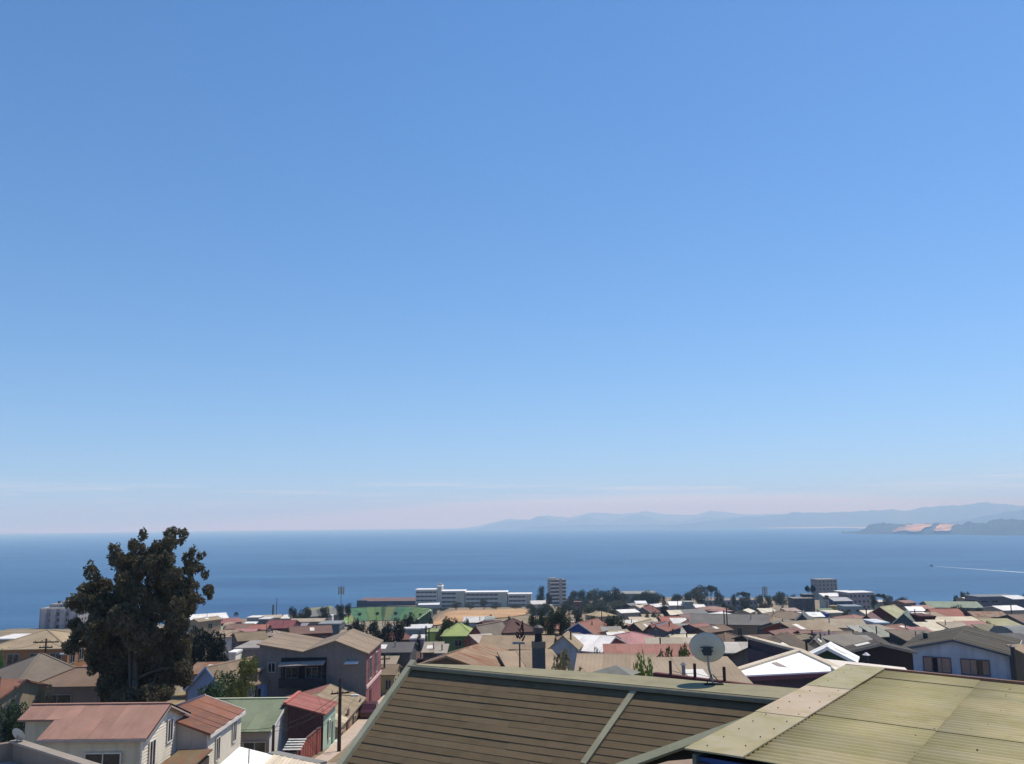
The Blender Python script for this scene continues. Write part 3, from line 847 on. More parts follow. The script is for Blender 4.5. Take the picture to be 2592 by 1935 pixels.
h('white lean-to stretched left of the stepped cream roofs', 1590, 1571, 40, 's', -8, 'dcd6c6', '9c8c80', d=195, dep=3, win=0)
h('tan roof behind the stepped cream roofs', 1650, 1556, 50, 's', 0, 'b8a07a', '7c6c60', d=240, dep=6)
h('white grey gable in front of the park trees left of the pine', 1660, 1529, 34, 'g', 30, 'd6d2cf', '8a6258', d=330, dep=7)
h('long bright white roof right of the tall pine', 1712, 1523, 46, 's', 0, 'e6e4dc', 'a49c8c', d=380, dep=7, win=0)
h('grey green boxy house between the white roofs right of the pine', 1744, 1524, 22, 'f', 0, '9aa29c', '7f8882', d=370, dep=6, win=0)
h('white wedge roof left of the salmon hip roof', 1768, 1531, 24, 's', 0, 'e2e0d8', '8c8880', d=350, dep=5, win=0)
h('salmon hip roof below the seafront trees', 1800, 1535, 62, 'h', 20, 'b08270', '7c7470', d=330, dep=7)
h('pinkish hip roof beside the white fan roof', 1822, 1541, 36, 'h', 30, 'b47a6e', '887872', d=300, dep=6)
h('white fan shaped roof behind the two storey beige house', 1826, 1549, 60, 'h', 15, 'e8e8e4', '8c8c8a', d=260, dep=7, rise=1.4, win=0)
h('long dull grey roof behind the ochre walled house', 1742, 1543, 74, 'g', 10, '8a8884', '7a706c', d=270, dep=8, rise=1.6)
h('cream little roof at the foot of the tall pine', 1705, 1546, 30, 's', 0, 'd0c2a0', '5a4a44', d=255, dep=5)
h('mauve roofed house left of the two storey beige house', 1735, 1555, 40, 'g', 30, '8c6c66', '6c6066', d=215, dep=7)
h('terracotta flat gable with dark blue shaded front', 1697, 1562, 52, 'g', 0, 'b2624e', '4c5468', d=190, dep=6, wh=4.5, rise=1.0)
h('rose tiled house with blue grey gable left of the ochre wall', 1744, 1568, 46, 'h', 40, 'b5766a', '6c7c94', d=178, dep=6, rise=1.6)
h('white and grey terrace shed beneath the terracotta flat gable', 1700, 1588, 44, 's', 0, 'a9a39a', '66605e', d=150, dep=4, win=0)
h('large two storey beige house with grey roof and ochre end wall', 1846, 1556, 178, 'g', -14, '7d7973', '94806a', d=165, dep=10, wh=6, rise=2.0, win=4, ww=.9, whh=1.3, wz=(-1.2, -4.0), flue=True)
h('cream gable peak behind the beige house chimneys', 1880, 1545, 28, 'g', 60, 'd6ccb2', '9c8e7c', d=290, dep=6, win=0)
h('flat cream roof at the right of the beige house chimneys', 1936, 1541, 36, 's', 0, 'd2c8aa', '8c8470', d=300, dep=6, win=0)
h('long two storey pale mauve block before the seafront trees', 1850, 1520, 136, 'f', 2, '9c948e', '8c8a98', d=520, dep=9, win=12, wz=(-1.4, -4.2), ww=1.4, whh=1.4)
h('small salmon block on top left of the pale mauve block', 1805, 1513, 34, 's', 0, 'a88a80', '94807c', d=535, dep=6, win=0)
h('yellow cream roof of the veranda house left of the dish', 1745, 1608, 92, 'g', 0, 'cdbf94', 'a89c80', d=118, dep=7, rise=1.2, win=0)
h('dark veranda house under a flat beige roof left of the dish', 1700, 1617, 124, 's', -6, 'b8a98c', '5e4c54', d=104, dep=4, win=3, rise=.4)
h('brown hip roof with two white skylights right of the dish', 1838, 1603, 92, 'h', 20, '846a50', '6c5c4c', d=118, dep=8, rise=1.7)
h('dark brown sagging roof below the beige house', 1915, 1609, 64, 'g', 10, '7c6654', '3c3230', d=112, dep=6, rise=1.1, win=0)
h('dark green shed under a white edged flat roof right of the dish', 1870, 1629, 92, 's', -8, 'c5beb0', '3c4a46', d=88, dep=4, win=0, rise=.35)
h('large grey gable wall house behind the white hip roof', 1922, 1630, 190, 'g', 60, '6c5c48', '6a6460', d=66, dep=6, rise=1.5, win=0, pan=1.2)
h('tan corrugated roof behind the fence posts and the dish', 1735, 1672, 190, 's', 2, 'b59c78', '6c3434', d=44, dep=5, rise=.7, pan=1.0, win=0)
h('tan smooth roof behind the round green bush', 1560, 1660, 170, 'g', -8, 'b89c76', '8c7458', d=52, dep=7, rise=1.3, pan=1.3, win=0, flue=False)
# ---- right
h('dark brown gable roof with black fascia right of the grey gable', 1972, 1620, 140, 'g', 66, '705c48', '4a403a', d=82, dep=5, rise=1.6, win=0, fascia='3a3430')
h('sandy roof peeking over the black fascia', 2005, 1610, 60, 'h', 40, '9c8462', '6c5c4c', d=104, dep=6, win=0)
h('tan gable with red front beside the teal wall', 2026, 1573, 112, 'g', 26, 'ab9470', '8a4a40', d=132, dep=8, rise=1.9)
h('dark teal walled row with brown hip roof', 1985, 1548, 128, 'h', 0, '9a8266', '3c525c', d=190, dep=8, wh=5, rise=1.8, win=4)
h('pair of white roof sheets over the teal walled row', 2037, 1551, 72, 'g', 0, 'e8e8e2', '7c6a5c', d=205, dep=6, rise=1.0, win=0)
h('slate gable end in the middle of the white roof sheets', 2030, 1556, 40, 'g', 70, '6c7476', '4c5a66', d=175, dep=7, rise=1.6, win=0)
h('cream house with three dark windows and weathered beige roof', 2120, 1567, 106, 'g', -8, 'b9a684', 'd0c8b8', d=140, dep=8, rise=1.4, win=3, ww=1.3, whh=1.5, frame='6c4c44')
h('salmon hip roof behind the cream three window house', 2160, 1556, 58, 'h', 20, 'b27c68', '8c5c58', d=190, dep=7)
h('maroon gable with dark roof right of the salmon hip roof', 2193, 1559, 58, 'g', 62, '8c6660', '643440', d=165, dep=7, rise=1.7)
h('cream boxy roof with blue water tank beside it', 2118, 1551, 40, 'f', 0, 'd3c8a8', '9c9484', d=235, dep=6, win=0)
h('dark red gable house with yellow green roof', 2226, 1537, 72, 'g', 40, 'b9b781', '642c38', d=225, dep=10, rise=2.6)
h('white small box house before the slate green gable', 2233, 1576, 34, 'f', 0, 'c2cad0', '9ba2ac', d=140, dep=5, win=1, ww=.7)
h('slate green gable house with pale window', 2287, 1555, 78, 'g', 62, '77877f', '56656c', d=150, dep=8, rise=2.6, win=1, ww=1.6, whh=.9, frame='8c9498')
h('pair of white slanted roof edges left of the dark tree', 2312, 1537, 34, 's', -12, 'e8e6e0', '8c5c58', d=215, dep=4, win=0)
h('white flat slab under the white slanted roof edges', 2320, 1552, 32, 's', 0, 'e4e2dc', 'a06a5c', d=190, dep=3, win=0)
h('tall maroon brick block with dark side', 2350, 1560, 34, 'f', 0, '6c3c38', '6a3634', d=150, dep=5, win=0)
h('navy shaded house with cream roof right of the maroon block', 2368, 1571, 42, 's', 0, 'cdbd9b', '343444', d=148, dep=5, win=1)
h('big terracotta roofed house with cream front', 2387, 1542, 70, 'g', 0, 'b96a52', 'a89a88', d=205, dep=8, wh=4, rise=2.2)
h('long weathered cream roof below the big terracotta roof', 2402, 1563, 110, 's', 0, 'c9b992', '7c6c54', d=165, dep=5)
h('salmon red strip roof behind the blue gable of two brown windows', 2450, 1574, 62, 's', 0, 'b5766a', '8c7464', d=150, dep=5, win=0)
h('beige strip roof left of the salmon red strip roof', 2402, 1576, 52, 's', 0, 'bca98a', '5c5048', d=146, dep=5, win=0)
h('yellow green flat roof house far right', 2514, 1568, 66, 's', 0, 'b4ae74', '5c6258', d=160, dep=6, win=1)
h('grey barrel vaulted shed with navy wall at the right edge', 2580, 1584, 92, 'b', 4, '8f9490', '34405a', d=112, dep=6, wh=4, rise=1.6, win=0)
h('brown roof at the right edge above the grey barrel shed', 2580, 1556, 60, 'g', 10, '8a7260', '5a5458', d=170, dep=8, rise=1.8)
h('rust and cream patched roofs below the white truck like roof', 2492, 1549, 76, 'g', -6, 'b09274', '6c4c40', d=200, dep=7, style='rust')
h('bright white long roof near the right edge', 2542, 1534, 62, 'g', 8, 'eceae2', '9c948c', d=240, dep=8, rise=1.2, win=0)
h('long green roofed hall on the right shore', 2405, 1523, 118, 'g', -12, '90a184', '5c6468', d=330, dep=16, rise=2.4, wh=4, win=0)
h('cream roof with dark trees behind it on the right shore', 2455, 1512, 46, 'g', 10, 'cbb795', '8c8074', d=420, dep=8, win=0)
h('long slate grey building with white lean roof on the right shore', 2530, 1510, 108, 'f', 4, '8c9498', '6a6c7c', d=360, dep=10, win=4, wz=-1.6, ww=2.5, whh=.8)
h('light sheet roof on top of the slate grey shore building', 2556, 1508, 44, 's', 10, 'cfd0d0', '5c5e6c', d=352, dep=6, win=0)
h('grey house leaving the frame at the right shore', 2592, 1512, 34, 'g', 20, '8f8e90', '6c6a76', d=350, dep=8, win=0)
h('tiny salmon roofed house behind the white slanted edges', 2325, 1533, 44, 'g', 20, 'b98872', '9a7c6c', d=300, dep=7, win=0)
h('reddish house under dark trees beside the grey shore block', 2285, 1520, 34, 'g', 30, 'a0786c', '7c5a54', d=360, dep=7)
h('pink low roof in front of the slate green gable', 2318, 1590, 40, 's', 0, 'c08078', '8c5a50', d=120, dep=4, win=0)
h('long flat brown shed left of the pale blue two window house', 2296, 1598, 90, 's', 0, '8c7a62', '5c564c', d=112, dep=5, rise=.5, win=2, ww=1.8)
h('beige flat workshop with tall wall beside the pale green shed', 2238, 1594, 60, 'f', 0, 'b3a284', '94886c', d=125, dep=6, win=1)
h('small pale roofed white shed in front of the cream house', 2164, 1586, 28, 's', 0, 'b9b9ac', '8c8c88', d=124, dep=4, win=0)
h('small grey green roofed shed with dark door', 2199, 1587, 34, 's', 0, 'a0a48e', '4c4c50', d=120, dep=5, win=0)
h('grey gable house with two white roof patches', 2114, 1609, 92, 'g', 34, '8e8676', '66666a', d=98, dep=8, rise=1.6, win=0)
h('little cream gable hut beside a dark post', 2060, 1622, 34, 'g', 66, '7c7468', 'b8aa8c', d=92, dep=4, rise=.7, win=0)
h('rose brown low roof in front of the tan red gable', 2050, 1598, 46, 'g', -4, '9a705e', '6c4c48', d=108, dep=5, win=0)
h('mauve roof beside the rose brown low roof', 2082, 1602, 40, 'g', 20, '7c646a', '5c4c54', d=105, dep=5, win=0)
h('dark green gable shed under a folded white roof', 2094, 1641, 106, 'g', 66, 'f0efea', '35503c', d=64, dep=2.2, rise=.8, win=0, fascia='e6e4de')
h('black brown gable wall with thin pale edge left of the pale blue house', 2230, 1631, 150, 'g', 82, '5c5244', '3a2e30', d=70, dep=1.6, rise=.55, win=0, fascia='9a8c7c')
h('tan roof at the far right behind the stove pipes', 2590, 1636, 60, 's', 0, 'b09468', '7c6a50', d=78, dep=5, win=0)
# ---- shore blocks
h('grey brown block of flats rising over the right seafront', 2094, 1467, 50, 'f', 6, '9a9692', '8a8484', d=760, dep=14, win=5, wz=(-1.5, -4.5, -7.5, -10.5), ww=1.6, whh=1.6, name='apartment_block', cat='apartment block')
h('white topped terrace below the grey brown block of flats', 2095, 1502, 44, 's', 0, 'e6e6e0', '9c9c94', d=560, dep=9, win=3, ww=1.5)
h('dark recessed block between the flats and the beige block', 2125, 1502, 42, 'f', 0, '55595c', '4c5254', d=600, dep=8, win=3)
h('three storey beige block with bright roof edge on the seafront', 2180, 1500, 66, 'f', 6, 'e0ded8', '8f8690', d=480, dep=12, win=6, wz=(-1.6, -4.4, -7.2), ww=1.2, whh=1.3, name='apartment_block', cat='apartment block')
h('white roofed step in front of the grey brown flats', 2138, 1497, 34, 'f', 0, 'e6e4de', '7c7c7c', d=620, dep=8, win=0)
h('brown and blue stacked house under the monkey puzzle tree', 2035, 1515, 52, 'f', 0, '9c9088', '4c4c58', d=430, dep=9, win=3, wz=(-1.4, -4.2))
h('dark glazed upper storey on the brown and blue house', 2048, 1505, 26, 'f', 0, '7c8488', '3c444c', d=436, dep=6, win=2)
h('blue walled house with pale lean roof beside the palm', 2120, 1513, 44, 's', 0, 'b5b5b8', '34507c', d=420, dep=7, win=2)
h('pale blue grey house behind the green canopy', 2160, 1535, 46, 'f', 0, '93a4ac', '7f939c', d=330, dep=7, win=2)
h('small cream house right of the three storey block', 2222, 1519, 22, 'g', 20, 'd6d4cc', '9ca294', d=440, dep=6)
h('yellow and maroon hoarding shed below the blue house', 2116, 1534, 24, 'f', 0, 'b59a4c', 'a8893c', d=360, dep=3, win=0)
h('low green canopy shed beside the yellow hoarding', 2085, 1541, 36, 's', 0, '86986c', '6c7c64', d=350, dep=6, win=0)
h('cream walled house with red flower pot roof end left of the green canopy', 1995, 1540, 34, 's', 10, 'c3a692', '8c6c64', d=330, dep=5, win=0)
h('white cream shed left of the dark red gable house', 2195, 1546, 34, 's', 0, 'd9cba9', 'a89a84', d=250, dep=5, win=0)
# ---- left shore tower
tw_ = h('round fronted white grey apartment tower on the left shore behind the orange house', 150, 1540, 96, 'f', 0, 'b7aca4', '9c96a0', d=335, dep=12, win=5, wz=(-1.8, -4.0, -6.2, -8.4, -10.6), ww=1.3, whh=1.3, name='apartment_tower', cat='apartment tower')
zt_ = P(150, 1540, 335).z - tw_.location.z
for x0_, x1_, hh_, c_ in ((-5.2, -1.0, 1.2, 'a39a94'), (-.6, 3.2, 2.2, 'b9aca0'), (3.4, 6.2, 1.0, 'b09a90')):
    ph = MB().box(x0_, x1_, -3, 3, zt_, zt_ + hh_).build('roof_hut', mat(c_, 'wall'), tw_)
    MB().tube(((x0_ + x1_) / 2, 0, zt_ + hh_), ((x0_ + x1_) / 2, 0, zt_ + hh_ + .9), .5, .5, 10).build('tank', mat('5c5654'), ph)
for k_ in range(4):                      # rounded bays with balcony bands
    cx_ = -5.4 + 3.5 * k_
    MB().tube((cx_, -6.0, 0), (cx_, -6.0, zt_ - .4), 1.15, 1.15, 14).build('bay', mat('a8a2a8', 'wall'), tw_)
    for q_ in range(7): MB().tube((cx_, -6.03, zt_ - 2.2 - q_ * 2.2), (cx_, -6.03, zt_ - 1.4 - q_ * 2.2), 1.2, 1.2, 14).build('balcony', mat('aca6aa', 'wall'), tw_)
h('white flat roofed house at the far left edge of the shore', 14, 1617, 70, 'f', 0, 'e2e0da', '9c8c74', d=180, dep=8, win=0)

# ---- roofs seen behind and through the big tree
h('brick red roof glimpsed behind the big tree trunk side', 452, 1612, 60, 'g', 10, 'a5604e', '8a7468', d=150, dep=7)
h('pale cream house behind the lower right of the big tree', 428, 1640, 60, 'g', 0, 'b8a688', 'c0b4a0', d=120, dep=7)
h('tan roof between the big tree and the dark round cypress', 470, 1632, 50, 'g', 20, 'ae9470', '93806c', d=128, dep=6)
h('rust roof at the foot of the big tree behind the beige tiled house', 310, 1660, 120, 'g', 0, '9a6a50', '8c7c6c', d=108, dep=7, style='rust')
h('grey roof low behind the big tree on the left shore', 330, 1600, 110, 'g', 0, '8f887c', '8c8078', d=190, dep=8)
h('white fronted house behind the big tree on the left shore', 420, 1588, 60, 'g', 10, 'c0b8a8', 'cfc8bc', d=220, dep=8)

# ---- small roofs that fill the gaps of the middle distance
for lab, px, py, w_, T_, yw, rf_, wl, dd in (
    ('grey lean-to right of the terracotta pyramid roof', 1545, 1588, 44, 's', 0, 'a09a90', '8c8478', 150),
    ('cream yard house right below the grey lean-to', 1562, 1596, 44, 'g', 20, 'b8a27c', 'b0a082', 135),
    ('white stub roof left of the pink hip roof', 1553, 1603, 26, 's', 0, 'e2ded4', 'c0b8a8', 128),
    ('terracotta stub gable over a slate wall left of the veranda house', 1660, 1588, 44, 'g', 60, 'a8644e', '5a6470', 138),
    ('slate blue wall house below the terracotta flat gable', 1685, 1584, 44, 'f', 0, '6c727c', '4a5468', 150),
    ('rose gable far behind the veranda house', 1765, 1580, 40, 'g', 30, 'a8685c', '78646a', 150),
    ('grey tin roof left of the ochre end wall', 1722, 1580, 40, 'g', 10, '98948c', '706c70', 160),
    ('rose and brown gable behind the black fascia', 1945, 1600, 46, 'g', 40, '9a6a5c', '6c5854', 118),
    ('olive roofed shed right of the sandy roof', 2025, 1612, 50, 'g', 30, '8c8060', '706450', 100),
    ('teal grey box behind the rose brown low roof', 2003, 1590, 44, 's', 0, '7c8888', '4c5a60', 130),
    ('dark roof right of the little cream hut', 2075, 1612, 40, 'g', 20, '6c6458', '5a5450', 100),
    ('brown tin roof under the three window house', 2140, 1600, 50, 'g', -6, '8c7458', '6a5c50', 116),
    ('grey flat shed right of the white patched gable', 2165, 1612, 50, 's', 0, '9a968c', '6c6862', 104),
    ('dark lean-to between the two grey sheds', 2185, 1604, 40, 's', 0, '5c5650', '44403c', 112),
    ('rust gable above the flat brown shed', 2262, 1583, 50, 'g', 30, 'a06c56', '7c5c52', 135),
    ('cream patch roof beside the maroon brick block', 2335, 1577, 36, 's', 0, 'c8bc9c', '8c8070', 140),
    ('tan gable behind the maroon brick block', 2345, 1551, 44, 'g', 20, 'ab9470', '8a7a68', 200),
    ('olive shed right of the salmon red strip roof', 2490, 1583, 50, 's', 0, '8c8460', '605c48', 132),
    ('dark slate roof above the stove pipes at right', 2545, 1607, 70, 's', 0, '6c6a68', '4c4c54', 98),
    ('brown gable left of the yellow green flat roof', 2478, 1562, 44, 'g', 30, '8f7458', '6c5c50', 180),
    ('small white gable behind the yellow green flat roof', 2512, 1557, 40, 'g', 20, 'd8d4c8', 'a09888', 200),
    ('pink stub roof beyond the yellow green roofed red house', 2262, 1545, 34, 'g', 30, 'b98276', '8c6c64', 240),
    ('sandy hip roof left of the pair of white roof sheets', 1960, 1562, 60, 'h', 20, 'a8906c', '7c7060', 165),
    ('grey gable before the dark teal row', 1950, 1577, 56, 'g', 50, '8c8880', '646468', 145),
    ('brown gable at the left of the large beige house', 1765, 1590, 44, 'g', 40, '866a54', '6a5a50', 140),
    ('white tin roof below the mauve roofed house', 1715, 1566, 34, 's', 0, 'd6d4cc', '8c8480', 185),
    ('tan roof between the terracotta pyramid and sandy gable', 1565, 1580, 44, 'g', 20, 'b09a74', '807060', 175),
    ('brick roof left of the stepped cream roofs', 1585, 1583, 36, 'g', 40, '9c6250', '7a6660', 160),
    ('dusty grey roof right of the brick house by the park', 1352, 1582, 50, 'g', 20, '948c80', '7c7468', 190),
    ('tan hip roof between brick house and terracotta wing', 1378, 1590, 50, 'h', 20, 'a8906a', '8a7660', 165)):
    h(lab, px, py, w_, T_, yw, rf_, wl, d=dd, dep=6, win=1)

# ================================================================== near left row, built one by one
def rel(t, pts): return [Vector(p) - t.location for p in pts]
def wpoly(name, t, pts, m, th=0.0):
    q = rel(t, pts)
    if th:
        v, f = slab(q, th); return mesh(name, v, f, m, t)
    return mesh(name, q, [tuple(range(len(q)))], m, t)
def boards(t, a, b, z0, z1, material, step=0.16, clip=None, out=None):
    """clapboards on a vertical wall from a to b (xy pairs); one joined part; clip(s)->top z at fraction s"""
    a, b = Vector((*a, 0)), Vector((*b, 0)); ax = (b - a).normalized(); L = (b - a).length
    nrm = Vector((ax.y, -ax.x, 0)) if out is None else Vector(out)
    mb = MB(); z = z0
    while z < z1:
        zt = min(z + step, z1)
        s0, s1 = 0.0, L
        if clip:
            ss = [k / 60 for k in range(61) if clip(k / 60) >= zt]
            if not ss: z += step; continue
            s0, s1 = min(ss) * L, max(ss) * L
        p, q = a + ax * s0, a + ax * s1
        lo, hi = nrm * 0.075, nrm * 0.015
        P0 = [p + lo + Vector((0, 0, z)), q + lo + Vector((0, 0, z)), q + hi + Vector((0, 0, zt)), p + hi + Vector((0, 0, zt))]
        P1 = [p + Vector((0, 0, z)), q + Vector((0, 0, z)), q + Vector((0, 0, zt)), p + Vector((0, 0, zt))]
        mb.hexa([Vector(k) - t.location for k in P1], [Vector(k) - t.location for k in P0])
        z += step
    o = mb.build('cladding', material, t)
    o['kind'] = 'stuff'
    return o
def win_at(t, p, w_, h_, nrm, frame='d8d4cc', bars=1):
    n = Vector(nrm).normalized()
    rz = math.atan2(n.y, n.x) + math.pi / 2
    return window_parts(t, w_, h_, Vector(p) - t.location + n * 0.06, rz, frame, bars=bars)
zc_ = lambda v: CZ + v

def isect(px, py, p0, n):
    v = ray(px, py); o_ = Vector((0, 0, CZ))
    k = (p0 - o_).dot(n) / v.dot(n)
    return o_ + v * k
# --- pink house: L shaped eave, gable with white clapboards towards the right
def pink_house():
    xr, xl, xm = -23.8, -33.4, -30.9
    yn, ym, yrg, yf = 60.0, 62.2, 64.0, 68.0
    ze, zr = zc_(-13.35), zc_(-11.93)
    sl = (zr - ze) / (yrg - yn)
    gz = ground(-28, 64) - 0.5
    t = thing('house', 'pink roofed clapboard house with white sunlit gable end at lower left', 'house', (-28, 64, gz))
    wm = mat('cdbf9e', 'wall'); rm = mat('b8836c', 'roof')
    ov = 0.45
    x1 = xr - ov
    W = lambda *p: p
    mb = MB()
    def add(pts): mb.add(rel(t, pts), [tuple(range(len(pts)))])
    add([W(xm + .3, yn + .35, gz), W(x1, yn + .35, gz), W(x1, yn + .35, ze + .05), W(xm + .3, yn + .35, ze + .05)])
    add([W(x1, yn + .35, gz), W(x1, yf - .3, gz), W(x1, yf - .3, zr - sl * 3.8 - .08), W(x1, yrg, zr - .08), W(x1, yn + .35, ze + .05)])
    add([W(xm + .3, ym + .3, gz), W(xm + .3, yn + .35, gz), W(xm + .3, yn + .35, ze), W(xm + .3, ym + .3, ze + sl * 2)])
    add([W(xl + .4, ym + .3, gz), W(xm + .3, ym + .3, gz), W(xm + .3, ym + .3, ze + sl * 2.2), W(xl + .4, ym + .3, ze + sl * 2.2)])
    add([W(xl + .4, yf - .3, gz), W(xl + .4, ym + .3, gz), W(xl + .4, ym + .3, ze + sl * 2.2), W(xl + .4, yrg, zr - .08), W(xl + .4, yf - .3, zr - sl * 3.8)])
    add([W(x1, yf - .3, gz), W(xl + .4, yf - .3, gz), W(xl + .4, yf - .3, zr - sl * 3.8), W(x1, yf - .3, zr - sl * 3.8)])
    mb.build('wall', wm, t)
    rz = lambda y: zr - sl * abs(y - yrg)
    rf = wpoly('roof', t, [(xm, yn, rz(yn)), (xr, yn, rz(yn)), (xr, yrg, zr), (xl, yrg, zr), (xl, ym, rz(ym)), (xm, ym, rz(ym))], rm, 0.12)
    mesh('back_slope', *slab([p - Vector() for p in rel(t, [(xl, yrg, zr), (xr, yrg, zr), (xr, yf, rz(yf)), (xl, yf, rz(yf))])], 0.12), rm, rf)
    v, f = beam((xl - .02, yrg, zr + .03), (xr + .02, yrg, zr + .03), 0.3, 0.07)
    mesh('ridge_cap', rel(t, v), f, rm, rf)
    n = 10
    for i in range(n):                # the smooth sheets
        a = xl + (xr - xl) * i / n; b = xl + (xr - xl) * (i + 1) / n - 0.012
        y0 = yn if a >= xm - .1 else ym
        k = 0.012 + 0.008 * (i % 2)
        v, f = slab(rel(t, [(a, y0 - .02, rz(y0) + k), (b, y0 - .02, rz(y0) + k), (b, yrg, zr + k), (a, yrg, zr + k)]), 0.012)
        mesh('roof_panel', v, f, rm, rf)
    for y0, y1 in ((yn, yrg), (yf, yrg)):
        v, f = beam((xr - .03, y0, rz(y0) - .12), (xr - .03, y1, rz(y1) - .12), 0.06, 0.22)
        mesh('barge_board', rel(t, v), f, mat('b8a8a4'), t)
    v, f = beam((xm, yn - .03, rz(yn) - .1), (xr, yn - .03, rz(yn) - .1), 0.06, 0.16)
    mesh('gutter', rel(t, v), f, mat('a89a94'), t)
    cl = mat('d8caa8', 'wall')
    boards(t, (xm + .3, yn + .35), (x1, yn + .35), ze - 3.4, ze - .1, cl, 0.2)
    ysp = yf - .3 - (yn + .35)
    boards(t, (x1, yn + .35), (x1, yf - .3), ze - 3.4, zr - .2, mat('e6dcc4', 'wall'), 0.2, clip=lambda s: rz(yn + .35 + s * ysp) - .18)  # gable boards paler than the front ones, sunlight put into the colour
    win_at(t, (P(262, 1905, yn + .3).x, yn + .30, ze - 1.55), 2.4, 1.35, (0, -1, 0), 'c9c4ba')
    win_at(t, (x1 + .05, 61.9, ze - 1.35), 1.05, 1.75, (1, 0, 0), 'e6e2da')
    win_at(t, (x1 + .05, 64.9, ze - .55), 1.0, 1.6, (1, 0, 0), 'e6e2da')
    for y in (yn + .36, yf - .3):
        v, f = beam((x1 + .02, y, gz), (x1 + .02, y, rz(y) - .15), 0.12, 0.12, (0, 1, 0))
        mesh('corner_board', rel(t, v), f, mat('e4e0d8'), t)
pink_house()

# --- rust roofed white clapboard house
def rust_house():
    xe, xr, xw = -21.7, -24.9, -27.8
    y0, y1 = 66.0, 74.3
    ze, zr = zc_(-14.45), zc_(-13.3)
    gz = ground(-25, 70) - 0.5
    t = thing('house', 'white clapboard house with rusted tin roof beside the pink roofed house', 'house', (-25.5, 70, gz))
    sl = (zr - ze) / (xe - xr); zw = zr - sl * (xr - xw)
    rm = mat('a4644c', 'rust')
    mb = MB()
    def add(pts): mb.add(rel(t, pts), [tuple(range(len(pts)))])
    a = .25
    add([(xe - a, y0 + a, gz), (xe - a, y1 - a, gz), (xe - a, y1 - a, ze), (xe - a, y0 + a, ze)])
    add([(xw + a, y0 + a, gz), (xe - a, y0 + a, gz), (xe - a, y0 + a, ze), (xr, y0 + a, zr - .1), (xw + a, y0 + a, zw)])
    add([(xw + a, y1 - a, gz), (xw + a, y0 + a, gz), (xw + a, y0 + a, zw), (xw + a, y1 - a, zw)])
    add([(xe - a, y1 - a, gz), (xw + a, y1 - a, gz), (xw + a, y1 - a, zw), (xr, y1 - a, zr - .1), (xe - a, y1 - a, ze)])
    mb.build('wall', mat('b6b0a8', 'wall'), t)
    rf = wpoly('roof', t, [(xe, y0, ze), (xe, y1, ze), (xr, y1, zr), (xr, y0, zr)], rm, 0.1)
    mesh('back_slope', *slab(rel(t, [(xr, y0, zr), (xr, y1, zr), (xw, y1, zw), (xw, y0, zw)]), 0.1), rm, rf)
    n = 9
    for i in range(n):
        p = y0 + (y1 - y0) * i / n; q = y0 + (y1 - y0) * (i + 1) / n - .012
        k = .015 + .012 * (i % 2) + rnd.uniform(0, .015)
        dx = rnd.uniform(-.06, .1)
        v, f = slab(rel(t, [(xe + dx, p, ze + k), (xe + dx, q, ze + k), (xr, q, zr + k), (xr, p, zr + k)]), .014)
        mesh('roof_panel', v, f, mat('a4644c' if i > n * .45 else '8a5844', 'rust'), rf)
    wf = mat('dedad2')
    for p, q, nm in (((xe + .03, y0, ze - .16), (xe + .03, y1, ze - .16), 'fascia'), ((xr, y1 + .03, zr + .02), (xw, y1 + .03, zw + .02), 'barge_board'), ((xr, y1 + .03, zr - .08), (xe, y1 + .03, ze - .08), 'barge_board')):
        v, f = beam(p, q, .08, .26); mesh(nm, rel(t, v), f, wf, t)
    boards(t, (xe - a, y0 + a), (xe - a, y1 - a), ze - 4.2, ze - .25, mat('e6dec8', 'wall'), .2)
    win_at(t, (xe - a + .05, 68.3, ze - 1.5), .95, 1.7, (1, 0, 0), 'dcd8d0')
    win_at(t, (xe - a + .05, 72.2, ze - 1.15), .95, 1.6, (1, 0, 0), 'dcd8d0')
    b = Vector((xe - a + .04, y0 + a - .04, 0))
    v, f = beam((b.x, b.y, gz), (b.x, b.y, ze - .1), .1, .1, (0, 1, 0)); mesh('drain_pipe', rel(t, v), f, wf, t)
    # the brown lean-to in front
    t2 = thing('shed', 'brown flat roofed lean-to between the pink and the rust roofed houses', 'shed', (-22.5, 63.6, ground(-23, 63) - .4))
    zz = P(500, 1899, 65.5).z
    wpoly('roof', t2, [(-23.7, 60.6, zz - .25), (-21.4, 60.6, zz - .25), (-21.4, 65.8, zz), (-23.7, 65.8, zz)], mat('8c7650', 'rust'), .1)
    MB().box(-1.0, .95, -2.8, 2.0, 0, zz - .4 - t2.location.z).build('wall', mat('5c5048', 'wall'), t2)
rust_house()

